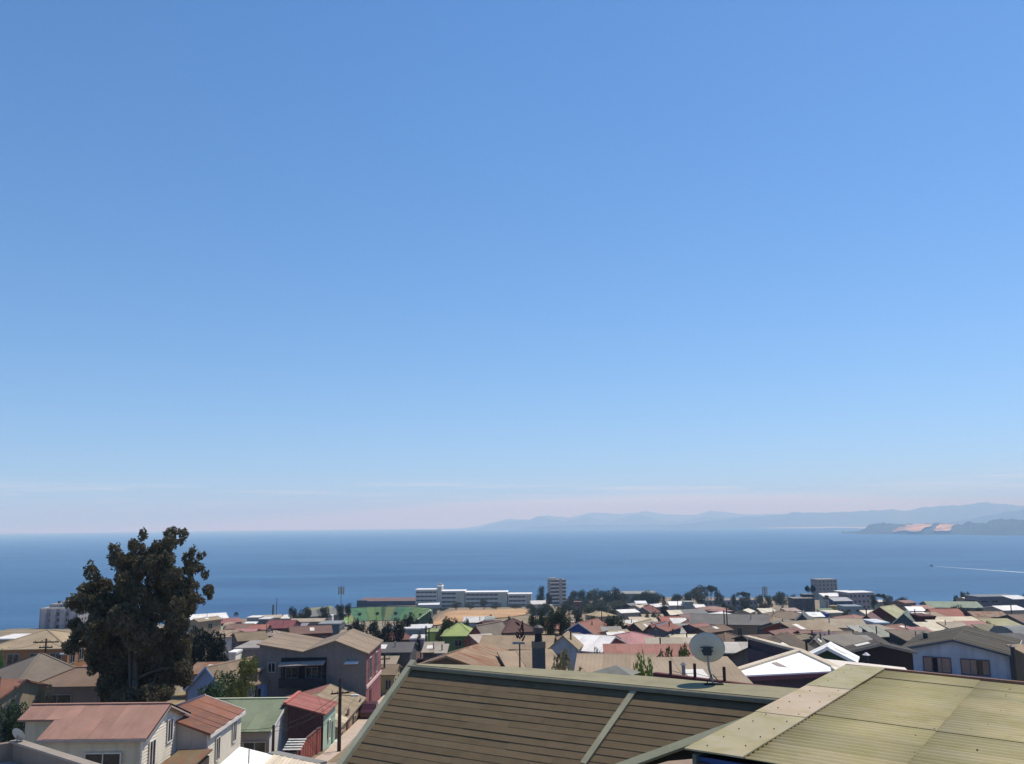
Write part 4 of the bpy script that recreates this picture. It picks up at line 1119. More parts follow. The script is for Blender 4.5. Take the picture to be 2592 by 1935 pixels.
# --- green roofed house, white gable on the right
def green_house():
    xr, xl = -20.0, -28.5
    yn, yg, yf = 76.0, 82.0, 86.0
    ze, zr = zc_(-16.47), zc_(-14.98)
    gz = ground(-24, 80) - .6
    sl = (zr - ze) / (yg - yn); zf = zr - sl * (yf - yg)
    t = thing('house', 'moss green sheet roofed house with white side wall behind the rust roof', 'house', (-24.5, 80, gz))
    mb = MB()
    def add(pts): mb.add(rel(t, pts), [tuple(range(len(pts)))])
    add([(xl, yn + .3, gz), (xr - .2, yn + .3, gz), (xr - .2, yn + .3, ze), (xl, yn + .3, ze)])
    mb.build('front_wall', mat('a8a09a', 'wall'), t); mb = MB()  # front greyer than the side wall, its shade put into the colour
    add([(xr - .2, yn + .3, gz), (xr - .2, yf - .2, gz), (xr - .2, yf - .2, zf), (xr - .2, yg, zr - .1), (xr - .2, yn + .3, ze)])
    mb.build('side_wall', mat('e4e2de', 'wall'), t)
    rm = mat('84946f', 'roof')
    rf = wpoly('roof', t, [(xl, yn, ze), (xr, yn, ze), (xr, yg, zr), (xl, yg, zr)], rm, .1)
    mesh('back_slope', *slab(rel(t, [(xl, yg, zr), (xr, yg, zr), (xr, yf, zf), (xl, yf, zf)]), .1), rm, rf)
    for i in range(8):
        a = xl + (xr - xl) * i / 8; b = a + (xr - xl) / 8 - .012; k = .012 + .01 * (i % 2)
        v, f = slab(rel(t, [(a, yn - .02, ze + k), (b, yn - .02, ze + k), (b, yg, zr + k), (a, yg, zr + k)]), .012)
        mesh('roof_panel', v, f, rm, rf)
    v, f = beam((xl, yg, zr + .04), (xr, yg, zr + .04), .35, .08); mesh('ridge_cap', rel(t, v), f, mat('b5bd98'), rf)
    win_at(t, (P(645, 1885, yn + .25).x, yn + .25, ze - 1.5), 1.9, 1.4, (0, -1, 0), 'b5a8a0')
    v, f = beam((xr + .02, yn, ze - .08), (xr + .02, yg, zr - .08), .05, .2); mesh('barge_board', rel(t, v), f, mat('dcdad4'), t)
green_house()

# --- red roofed house with pale green street front
def red_house():
    xs_, xr = -16.5, -19.95
    y0, y1 = 80.0, 85.4
    ze, zr = zc_(-16.0), zc_(-15.05)
    gz = ground(-18, 82) - .5
    t = thing('house', 'red roofed maroon house with pale green front facing the street', 'house', (-18.7, 82.7, gz))
    mb = MB()
    def add(pts): mb.add(rel(t, pts), [tuple(range(len(pts)))])
    add([(xr + .25, y0 + .15, gz), (xs_ - .1, y0 + .15, gz), (xs_ - .1, y0 + .15, ze - .05), (xr + .25, y0 + .15, zr - .15)])
    mb.build('wall', mat('5e3a3a', 'sheet'), t); mb = MB()
    add([(xs_ - .1, y0 + .15, gz), (xs_ - .1, y1, gz), (xs_ - .1, y1, ze), (xs_ - .1, y0 + .15, ze)])
    mb.build('street_front', mat('a3c0aa', 'wall'), t)
    rm = mat('b86250', 'roof')
    rf = wpoly('roof', t, [(xs_ + .15, y0, ze), (xs_ + .15, y1, ze), (xr, y1, zr), (xr, y0, zr)], rm, .09)
    mesh('back_slope', *slab(rel(t, [(xr, y0, zr), (xr, y1, zr), (xr - .3, y1, zr - .12), (xr - .3, y0, zr - .12)]), .09), rm, rf)
    for i in range(6):
        a = y0 + (y1 - y0) * i / 6; b = a + (y1 - y0) / 6 - .012; k = .012 + .01 * (i % 2)
        v, f = slab(rel(t, [(xs_ + .17, a, ze + k), (xs_ + .17, b, ze + k), (xr, b, zr + k), (xr, a, zr + k)]), .012)
        mesh('roof_panel', v, f, rm, rf)
    v, f = beam((xr, y0, zr + .05), (xr, y1, zr + .05), .3, .1); mesh('ridge_cap', rel(t, v), f, mat('c8685c'), rf)
    win_at(t, (xs_ - .06, 82.3, ze - 1.7), .8, 1.7, (1, 0, 0), 'c8dcc8', 0)
    o = door_part(t, .9, 2.1, Vector((xs_ - .04, 84.2, ground(-17, 84))) - t.location, math.pi / 2, '8aa090')
    MB().box(-.04, .3, -2.6, 2.7, 0, .55).build('plinth', mat('b9c9ba'), t).location = Vector((xs_, 82.7, gz)) - t.location
    # red boarded yard wall in front
    tw = thing('boarded_fence', 'rust red boarded yard fence at the kerb before the red roofed house', 'fence', (-16.95, 77.2, ground(-17, 77) - .3))
    for i in range(24):
        a = -4.2 + i * .35
        MB().box(-.05 + .02 * (i % 2), .02 + .02 * (i % 2), a, a + .33, 0, 2.0 + .06 * (i % 3)).build('board', mat('96493c' if i < 21 else 'b878a8', 'plain'), tw)
    tw.rotation_euler = (0, 0, R(-3))
    v, f = beam((-.02, -4.2, 2.2), (-.02, 4.2, 2.2), .2, .08); mesh('coping', v, f, mat('6a4c44'), tw)
    # small striped awning
    ta = thing('awning', 'small white striped slat awning over dark clutter at the yard fence', 'awning', (P(738, 1893, 72).x, 72, ground(-18, 72)))
    ah = P(738, 1893, 72).z - ta.location.z - .2
    for i in range(5):
        MB().box(-.7, .7, i * .42, i * .42 + .28, ah + i * .09, ah + .06 + i * .09).build('slat', mat('d6d6cc'), ta)
    for x in (-.6, .6):
        MB().box(x - .05, x + .05, .1, .2, 0, ah).build('post', mat('4c4440'), ta)
red_house()

# --- tan roofed street house
def tan_street_house():
    xs_, xr, xw = -16.5, -20.1, -25.6
    y0, y1 = 86.2, 101.0
    ze, zr = zc_(-18.45), zc_(-16.9)
    gz = ground(-18, 94) - .5
    t = thing('house', 'long tan roofed row house along the street before the grey warehouse', 'house', (-20.5, 93.5, gz))
    zw = zr - (zr - ze) * .9
    mb = MB()
    def add(pts): mb.add(rel(t, pts), [tuple(range(len(pts)))])
    add([(xs_ - .1, y0, gz), (xs_ - .1, y1, gz), (xs_ - .1, y1, ze), (xs_ - .1, y0, ze)])
    add([(xw, y0, gz), (xs_ - .1, y0, gz), (xs_ - .1, y0, ze), (xr, y0, zr - .1), (xw, y0, zw)])
    add([(xw, y1, gz), (xw, y0, gz), (xw, y0, zw), (xw, y1, zw)])
    add([(xs_ - .1, y1, gz), (xw, y1, gz), (xw, y1, zw), (xr, y1, zr - .1), (xs_ - .1, y1, ze)])
    mb.build('wall', mat('a88c6c', 'wall'), t)
    rm = mat('a8936e', 'roof')
    rf = wpoly('roof', t, [(xs_ + .2, y0 - .1, ze - .05), (xs_ + .2, y1, ze - .05), (xr, y1, zr), (xr, y0 - .1, zr)], rm, .1)
    mesh('back_slope', *slab(rel(t, [(xr, y0 - .1, zr), (xr, y1, zr), (xw - .2, y1, zw - .05), (xw - .2, y0 - .1, zw - .05)]), .1), rm, rf)
    n = 14
    for i in range(n):
        a = y0 + (y1 - y0) * i / n; b = a + (y1 - y0) / n - .012; k = .012 + .015 * (i % 2) + rnd.uniform(0, .01)
        c = rm if i not in (2, 3) else mat('c8b48e', 'roof')
        v, f = slab(rel(t, [(xs_ + .22, a, ze + k - .05), (xs_ + .22, b, ze + k - .05), (xr, b, zr + k), (xr, a, zr + k)]), .012)
        mesh('roof_panel', v, f, c, rf)
        v, f = slab(rel(t, [(xr, a, zr + k), (xr, b, zr + k), (xw - .2, b, zw + k - .05), (xw - .2, a, zw + k - .05)]), .012)
        mesh('roof_panel', v, f, rm if i < 9 else mat('ae6a5c', 'roof'), rf)
    for i, y in enumerate((88, 91.5, 95, 98.5)):
        if i % 2: door_part(t, 1.0, 2.0, Vector((xs_ - .04, y, ground(-17, y))) - t.location, math.pi / 2, ('6c5040', '5a6470')[i // 2])
        else: win_at(t, (xs_ - .05, y, ze - 1.2), 1.1, 1.2, (1, 0, 0), 'b8a890')
tan_street_house()

# --- grey warehouse with twin roof and red street front
def warehouse():
    y0, y1 = 102.0, 113.0
    xl, xv, xp, xr = -28.4, -23.5, -19.95, -16.5
    z_l, z_v, z_p, z_r = zc_(-12.8), zc_(-13.7), zc_(-12.54), zc_(-13.88)
    gz = ground(-22, 105) - .6
    t = thing('warehouse', 'big grey twin roofed warehouse with red street front and dark lean-to balcony', 'warehouse', (-23, 107, gz))
    pr = [(xl, z_l), (xv, z_v), (xp, z_p), (xr, z_r)]
    v = rel(t, [(x, y, gz) for y in (y0, y1) for x in (xl, xr)] + [(x, y, z) for y in (y0, y1) for x, z in pr])
    f = [(0, 1, 7, 6, 5, 4), (3, 2, 8, 9, 10, 11), (2, 0, 4, 8)]
    mesh('wall', v, f, mat('847e78', 'sheet'), t)
    mesh('street_front', rel(t, [(xr, y0, gz), (xr, y1, gz), (xr, y1, z_r), (xr, y0, z_r)]), [(0, 1, 2, 3)], mat('94565a', 'wall'), t)
    rm = mat('a28a6c', 'roof')
    for (a, za), (b, zb) in zip(pr, pr[1:]):
        e0 = .25 if a == xl else 0; e1 = .3 if b == xr else 0
        rf = wpoly('roof', t, [(a - e0, y0 - .35, za + .05), (b + e1, y0 - .35, zb + .05 - e1 * .3), (b + e1, y1, zb + .05 - e1 * .3), (a - e0, y1, za + .05)], rm, .12)
        for i in range(6):
            p = y0 - .36 + (y1 - y0 + .36) * i / 6; q = p + (y1 - y0 + .36) / 6 - .012; k = .06 + .012 * (i % 2)
            vv, ff = slab(rel(t, [(a - e0, p, za + k), (b + e1, p, zb + k - e1 * .3), (b + e1, q, zb + k - e1 * .3), (a - e0, q, za + k)]), .012)
            mesh('roof_panel', vv, ff, rm, rf)
    # flat dark plate coloured as the shade inside the balcony, with porch roof
    p0, p1 = P(712, 1700, y0), P(826, 1700, y0)
    x0, x1 = p0.x, p1.x
    za, zb = P(760, 1665, y0).z, P(760, 1738, y0).z
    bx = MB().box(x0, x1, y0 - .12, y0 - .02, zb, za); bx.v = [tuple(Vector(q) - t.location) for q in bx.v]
    bx.build('balcony_shade', mat('26262c', 'wall'), t)
    vv, ff = slab(rel(t, [(x0 - .1, y0 - 1.0, za - .75), (x1 - .1, y0 - 1.0, za - .6), (x1 - .1, y0 - .1, za - .3), (x0 - .1, y0 - .1, za - .45)]), .08)
    mesh('porch_roof', vv, ff, mat('b0a094', 'roof'), t)
    for k in (0.3, 2.0, 4.6):
        b = MB().box(x0 + k, x0 + k + .1, y0 - .95, y0 - .85, zb, za - .7); b.v = [tuple(Vector(q) - t.location) for q in b.v]; b.build('post', mat('4c4848'), t)
    b = MB().box(x0, x1, y0 - 1.0, y0 - .9, zb, zb + 1.0); b.v = [tuple(Vector(q) - t.location) for q in b.v]; b.build('parapet', mat('34343a', 'wall'), t)
    for k in (1.2, 3.4): win_at(t, (x0 + k, y0 - .12, zb + 1.5), 1.4, 1.2, (0, -1, 0), '7c7c80')
    win_at(t, (P(688, 1690, y0).x, y0, P(688, 1690, y0).z), .9, 1.1, (0, -1, 0), 'a8a8aa')
    win_at(t, (xr, 104.5, z_r - 2.0), 1.6, 2.4, (1, 0, 0), 'c8b8b8')
    win_at(t, (xr, 109, z_r - 2.0), 1.4, 2.4, (1, 0, 0), 'c8b8b8')
    b = MB().box(xr, xr + .1, y0, y1, z_r - 3.9, z_r - 3.55); b.v = [tuple(Vector(q) - t.location) for q in b.v]; b.build('string_course', mat('d6b4b0'), t)
    door_part(t, 1.2, 2.2, Vector((xr + .03, 105, ground(-17, 105))) - t.location, math.pi / 2, '5a2c30')
    dz = P(895, 1678, y0); b = MB()
    v, f = slab([(-.9, -.8, 0), (.6, -.8, 0.05), (.6, 0, .2), (-.9, 0, .15)], .05)
    ca = thing('wall_canopy', 'thin white canopy plate on the corner of the grey warehouse', 'canopy', (dz.x, y0 - .01, dz.z))
    mesh('plate', v, f, mat('dedad6'), ca); MB().box(-.05, .05, -.6, 0, -.25, -.05).build('bracket', mat('8a8684'), ca)
warehouse()

# --- pale blue house of the right (two brown windows)
def blue_house():
    d = 83.0; yaw = R(58)
    ap = P(2412, 1622, d)
    dv = Vector((math.cos(yaw), math.sin(yaw), 0)); nv = Vector((-dv.y, dv.x, 0))
    Wd, L, rise = 8.9, 12.0, 1.05
    gz = ground(ap.x, ap.y) - .5
    H = ap.z - gz
    cen = ap + dv * (L / 2 + .3)
    t = thing('house', 'pale blue gable house with two brown curtained windows and dark ribbed roof', 'house', (cen.x, cen.y, gz), yaw)
    E = H - rise; hw, hl = Wd / 2, L / 2
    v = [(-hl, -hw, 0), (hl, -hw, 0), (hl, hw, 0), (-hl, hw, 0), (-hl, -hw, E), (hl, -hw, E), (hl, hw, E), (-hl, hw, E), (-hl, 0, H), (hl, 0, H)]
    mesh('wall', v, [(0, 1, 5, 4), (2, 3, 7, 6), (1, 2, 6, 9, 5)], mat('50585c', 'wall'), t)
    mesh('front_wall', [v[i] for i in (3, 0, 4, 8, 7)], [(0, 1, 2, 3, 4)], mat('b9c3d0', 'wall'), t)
    rf = roof_gable(H, E, Wd, L, .3, mat('5a523e', 'roof'), t, 0.62)
    for sg in (-1, 1):
        vv, ff = beam((-hl - .33, sg * (hw + .3), E - .3 * rise / hw), (-hl - .33, 0, H), .05, .18); mesh('barge_board', vv, ff, mat('4c5866'), t)
    vv, ff = beam((-hl - .3, -hw - .33, E - .12), (hl + .3, -hw - .33, E - .12), .07, .2); mesh('gutter', vv, ff, mat('cbc3b8'), t)
    for yy, k in ((1.5, 0), (-1.6, 1)):
        o = MB().box(-1.45, 1.45, -.06, .02, -.95, .95)
        fr = window_parts(t, 2.35, 1.4, (-hl - .05, yy, E - 1.2), -math.pi / 2, '6c6068', bars=2)
        for a, b in (((-1.16, -.45), (.05, 1.16)), ((-1.16, .1), (.6, 1.16)))[k]:
            MB().box(a, b, -.034, -.022, -.6, .6).build('curtain', mat('a8826c', 'plain'), fr)
    vv = MB().box(-hl - 1.4, -hl - .05, -hw - 1.6, hw, 0, E - 2.25); vv.build('base_terrace', mat('93a4c0', 'wall'), t)
    vv, ff = beam((-hl - .1, -hw - .05, 0), (-hl - .1, -hw - .05, E), .25, .25, (0, 1, 0)); mesh('corner_board', vv, ff, mat('424850'), t)
blue_house()

# --- white hip roofed house behind the green deck
def white_hip():
    zE, zA = CZ - 7.1, CZ - 6.66
    L = isect(1812, 1714, Vector((0, 0, zE)), Vector((0, 0, 1))); Rr = isect(2132, 1698, Vector((0, 0, zE)), Vector((0, 0, 1)))
    A = isect(2024, 1648, Vector((0, 0, zA)), Vector((0, 0, 1)))
    ax = (Rr - L).normalized(); bk = Vector((-ax.y, ax.x, 0))
    A2 = A + bk * 6; B2 = Rr + bk * 9.5; C2 = L + bk * 9.5
    gz = ground(A.x, A.y) - .5
    c = (L + Rr) / 2 + bk * 4.5
    t = thing('house', 'dark walled house with glaring white hip roof right of the dish', 'house', (c.x, c.y, gz))
    rm = mat('f2f0ea', 'plain')  # near face whiter than the other slope, sun glare put into the colour
    hp = wpoly('near_hip', t, [L, Rr, A], rm, .1)
    wpoly('roof', t, [Rr, B2, A2, A], mat('d9ccb0', 'roof'), .1)
    up = Vector((0, 0, .04)); cr = mat('cbb99a', 'roof')
    for p, q in ((L, A), (Rr, A), (A, A2)):
        vv, ff = beam(p + up, q + up, .36, .09); mesh('hip_cap', rel(t, vv), ff, cr, t)
    F_ = lambda px, py: isect(px, py, L, (Rr - L).cross(A - L).normalized()) + Vector((0, 0, .02))
    wpoly('roof_patch', t, [F_(1968, 1687), F_(1992, 1690), F_(1966, 1677), F_(1952, 1679)], mat('a39388'), .012)
    ins = [(L + bk * .15 + ax * .8, zE), (Rr + bk * .3 - ax * .3, zE), (B2 - bk * .3 - ax * .3, zE), (A2 - bk * .2, zA), (A, zA)]
    n5 = len(ins)
    vw = rel(t, [Vector((p.x, p.y, gz)) for p, z in ins] + [Vector((p.x, p.y, z - .1)) for p, z in ins])
    mesh('wall', vw, [(i, (i + 1) % n5, n5 + (i + 1) % n5, n5 + i) for i in range(n5)], mat('5a4a54', 'wall'), t)
    vv, ff = beam(L - up * 4 - bk * .03, Rr - up * 4 - bk * .03, .06, .2); mesh('fascia', rel(t, vv), ff, mat('7a4a50'), t)
    # side wing
    ap2 = P(2110, 1672, 47.5)
    t2 = thing('shed', 'cream white low roof joining the white hip roof towards the pale blue house', 'shed', (ap2.x, ap2.y, ground(ap2.x, ap2.y) - .4))
    a, b = P(2085, 1668, 48), P(2290, 1690, 52)
    c, e = P(2300, 1700, 46), P(2120, 1702, 42)
    wpoly('roof', t2, [e, c, b, a], mat('ddd2c0', 'roof'), .1)
    lo = min(q.z for q in (a, b, c, e)) - .15
    bs = [Vector((q.x, q.y, t2.location.z)) for q in (e, c, b, a)]
    mbx = MB().hexa([Vector(q) * 1 - t2.location for q in bs], [Vector((q.x, q.y, lo)) - t2.location for q in (e, c, b, a)])
    mbx.build('wall', mat('5c5654', 'wall'), t2)
white_hip()

# ================================================================== roof A: dark shingle slope below a moss green deck
LA = P(1047, 1690, 24.9); RA = None
def roof_a():
    zr = LA.z
    k = (CZ - zr) / -ray(1946, 1775).z
    Rp = Vector((ray(1946, 1775).x * k, k, zr))
    u = (Rp - LA).normalized()
    h_ = Vector((u.y, -u.x, 0))                       # horizontal, towards the viewer
    if h_.y > 0: h_ = -h_
    sl = math.tan(R(36))
    vv_ = (h_ + Vector((0, 0, -sl))).normalized()     # down the slope
    n = u.cross(vv_).normalized()
    if n.z < 0: n = -n
    gz = ground(2, 20) - .5
    org = Vector((LA.x, LA.y, gz))
    t = thing('house', 'nearest house with dark brown shingle slope and moss green flat deck', 'house', org)
    S_ = lambda a, b, up=0.0: LA + u * a + vv_ * b + n * (up + .022 * mnoise.noise((a * .35, b * .5, 4.0)))
    def uv(px, py):
        q = isect(px, py, LA, n) - LA
        return q.dot(u), q.dot(vv_)
    u1, v1 = uv(1950, 1803); u2, v2 = uv(1578, 1938)
    umax = lambda b: u1 + (u2 - u1) * (b - v1) / (v2 - v1)
    rtop = (Rp - LA).length + 3.6
    VM = 5.6
    sm_ = mat('6c5a3c', 'wall', 0.95)
    dk = mat('4a3b2e', 'plain', 0.95)
    # board under the courses
    pts = [S_(0, 0, -.06), S_(min(umax(0), rtop), 0, -.06), S_(umax(VM), VM, -.06), S_(0, VM, -.06)]
    rf = wpoly('roof', t, pts, dk, .1)
    step = .205; i = 0; b = .10
    shingle = mat('6a584a', 'shingle') if False else sm_
    while b < VM:
        e = min(b + step, VM)
        ua, ub = min(umax(b), rtop) - .05, min(umax(e), rtop) - .05
        cuts = [0.0]; x = rnd.uniform(2.5, 5.5)
        while x < min(ua, ub) - .8:
            cuts.append(x); x += rnd.uniform(4.0, 6.5)
        for j, c0 in enumerate(cuts):
            last = j == len(cuts) - 1
            c1a = ua if last else cuts[j + 1] - .006; c1b = ub if last else cuts[j + 1] - .006
            up = rnd.uniform(-.004, .004)
            top4 = [S_(c0, b, .004 + up), S_(c1a, b, .004 + up), S_(c1b, e + .008, .016 + up), S_(c0, e + .008, .016 + up)]
            bot4 = [S_(c0, b, -.03), S_(c1a, b, -.03), S_(c1b, e - .005, -.012), S_(c0, e - .005, -.012)]
            mbx = MB().hexa(rel(t, bot4), rel(t, top4))
            mbx.build('shingle_course', sm_, rf)
        b += step; i += 1
    gm = mat('7d8c72', 'plain', .7); gl = mat('8b9880', 'plain', .7)
    # rake trim at the left, batten, valley flashing
    v, f = beam(S_(-.06, -.15, .05), S_(-.06, VM, .05), .17, .16, n); mesh('rake_trim', rel(t, v), f, mat('a09f80', 'wall', .9), rf)
    a1, b1 = uv(1607, 1752); a2, b2 = uv(1478, 1938)
    v, f = beam(S_(a1, b1, .05), S_(a2, b2, .05), .15, .05, n); mesh('batten', rel(t, v), f, mat('9c9674', 'wall', .8), rf)
    v, f = beam(S_(umax(-.1) + .08, -.1, .03), S_(umax(VM) + .08, VM, .03), .2, .07, n); mesh('valley_flashing', rel(t, v), f, mat('9a9a78', 'wall', .9), rf)
    # rolled lip and the deck behind
    lip = MB(); seg = 8; L_ = rtop
    for s in range(seg):
        t0, t1 = math.pi * (0.05 + .62 * s / seg), math.pi * (0.05 + .62 * (s + 1) / seg)
        q = lambda th, a: LA + u * a - h_ * (math.cos(th) * .0) + h_ * (.17 * math.cos(th - math.pi * .15)) + Vector((0, 0, .17 * math.sin(th + .2) - .09))
        lip.add(rel(t, [q(t0, -.1), q(t0, L_), q(t1, L_), q(t1, -.1)]), [(0, 1, 2, 3)])
    lip.build('rolled_lip', mat('77735c', 'wall', .8), rf, smooth=True)
    dpt = lambda px, py: isect(px, py, Vector((0, 0, zr + .07)), Vector((0, 0, 1)))
    dk_edge = [dpt(1050, 1680), dpt(1200, 1684), dpt(1300, 1689), dpt(1460, 1699), dpt(1640, 1712), dpt(1800, 1727), dpt(1950, 1737), dpt(2080, 1748)]
    front = [LA + u * a - h_ * .05 + Vector((0, 0, .07)) for a in (L_, 0)]
    wpoly('deck', t, [*[p for p in dk_edge]][::-1] + [front[1] - u * .08, front[0]], mat('968f6a', 'wall', .95), .12)
    # small grey hipped vent on the deck edge
    c = isect(1560, 1702, Vector((0, 0, zr + .07)), Vector((0, 0, 1)))
    m_ = MB(); vb = [c + u * -.55 + h_ * .3, c + u * .55 + h_ * .3, c + u * .55 - h_ * .3, c - u * .55 - h_ * .3, c + Vector((0, 0, .17))]
    m_.add(rel(t, vb), [(0, 1, 4), (1, 2, 4), (2, 3, 4), (3, 0, 4)]); m_.build('deck_vent', mat('7f7f74', 'wall'), t)
    # walls below
    bw = [LA + u * .1 + h_ * 4.2, LA + u * (umax(4.5) - .6) + h_ * 4.2, LA + u * (rtop - 1.0) - h_ * 1.4, LA + u * .1 - h_ * 1.3]
    tops = [zr - 4.2 * sl - .25, zr - 4.2 * sl - .25, zr - .2, zr - .2]
    MB().hexa(rel(t, [Vector((q.x, q.y, gz)) for q in bw]), rel(t, [Vector((q.x, q.y, z)) for q, z in zip(bw, tops)])).build('wall', mat('6c6458', 'wall'), t)
    return t, u, h_, zr
TA, UA, HA, ZA = roof_a()

# satellite dish on the deck
def dish():
    base = isect(1806, 1733, Vector((0, 0, ZA + .075)), Vector((0, 0, 1)))
    d = base.y
    c = P(1790, 1643, d + .12)
    t = thing('satellite_dish', 'large grey satellite dish seen from behind on the moss green deck', 'satellite dish', base)
    r = 46.5 * d / F
    ax = (sv * .35 + Vector((0.12, .9, .42))).normalized()     # the dish looks away, up to the north
    e1 = ax.cross(Vector((0, 0, 1))).normalized(); e2 = e1.cross(ax)
    v, f = [], []; nr, na = 7, 40
    for i in range(nr + 1):
        q = i / nr
        for j in range(na):
            a = 2 * math.pi * j / na
            v.append(c - base + (e1 * (math.cos(a) * .90) + e2 * math.sin(a)) * (r * q) + ax * (.16 * r * 2 * (q * q - 1) * .5 + .05))
    for i in range(nr):
        for j in range(na): f.append((i * na + j, i * na + (j + 1) % na, (i + 1) * na + (j + 1) % na, (i + 1) * na + j))
    re = mesh('reflector', v, f, mat('bfc4c0', 'plain', .5), t, smooth=True)
    sol = re.modifiers.new('s', 'SOLIDIFY'); sol.thickness = .015
    rim = MB()
    for j in range(na): rim.tube(v[nr * na + j], v[nr * na + (j + 1) % na], .012, n=5)
    rim.build('rim', mat('6f6a60'), t)
    hub = c - base - ax * (.16 * r * .9)
    MB().box(-.09, .09, -.05, .05, -.10, .10).build('mount_bracket', mat('3f4346'), t).location = hub
    b = MB()
    for k in (-.12, .12): b.tube(hub + e1 * k + e2 * .02, hub + e1 * k * .5 - e2 * .12 - ax * .02, .016)
    b.tube(hub + e1 * -.15 + e2 * .1, hub + e1 * .15 + e2 * .1, .014)
    b.build('stays', mat('4a4e50'), t)
    knee = Vector((-.07, .1, .34))
    MB().tube(hub, knee, .026).tube(knee, (0, 0, 0), .026).build('post', mat('9a968c', 'plain', .5), t)
    MB().box(-.22, .22, -.07, .07, 0, .025).build('base_plate', mat('26262a'), t)
    MB().tube((-.16, 0, .02), (-.02, .02, .22), .012).tube((.16, .04, .02), (0, .02, .22), .012).build('strut', mat('4a4a48'), t)
dish()

# chimney behind the deck
def chimney():
    d = 27.5
    c = P(1364, 1690, d); s = d / F
    g = c.z - 2.4
    t = thing('chimney', 'square metal clad chimney with dark pipe and broad cap behind the deck', 'chimney', (c.x, c.y, g), R(28))
    z1, z2, z3, z4 = P(1364, 1624, d).z - g, P(1364, 1603, d).z - g, P(1364, 1596, d).z - g, P(1364, 1583, d).z - g
    hw = 14.5 * s * .82
    MB().box(-hw, hw, -hw, hw, 0, z1 - .18).build('stack', mat('55575a', 'wall', .8), t)
    MB().box(-hw * 1.06, hw * 1.06, -hw * 1.06, hw * 1.06, z1 - .18, z1).build('collar', mat('7c7060', 'wall'), t)
    b = MB().tube((0, 0, z1), (0, 0, z2 + .02), 10.0 * s, 8.5 * s, 12); b.build('pipe', mat('2e2c2e', 'plain', .6), t)
    b = MB().tube((0, 0, z2), (0, 0, z4 - .06), 12.5 * s, 13.5 * s, 14); b.tube((0, 0, z4 - .06), (0, 0, z4), 13.5 * s, 5 * s, 14)
    b.build('cap', mat('5a5350', 'wall', .5), t)
    # thin pole with a bundle at its head
    p = P(1316, 1692, 28.5); tp = P(1318, 1592, 28.5)
    t2 = thing('roof_pole', 'thin steel pole with dark bundled head left of the chimney', 'pole', (p.x, p.y, p.z - 1.8))
    hh = tp.z - p.z + 1.8
    MB().tube((0, 0, 0), (0, 0, hh - .4), .028, .024).build('shaft', mat('5f5c58'), t2)
    MB().box(-.22, .16, -.05, .05, hh - .46, hh - .4).build('tray', mat('8a8c8c'), t2)
    b = MB()
    for i in range(14):
        q = Vector((rnd.uniform(-.1, .12), rnd.uniform(-.1, .1), hh - .38 + rnd.uniform(0, .5)))
        b.tube(q, q + Vector((rnd.uniform(-.12, .12), rnd.uniform(-.1, .1), rnd.uniform(.05, .22))), .03, .02, 5)
    b.build('bundle', mat('4a3230'), t2)
chimney()

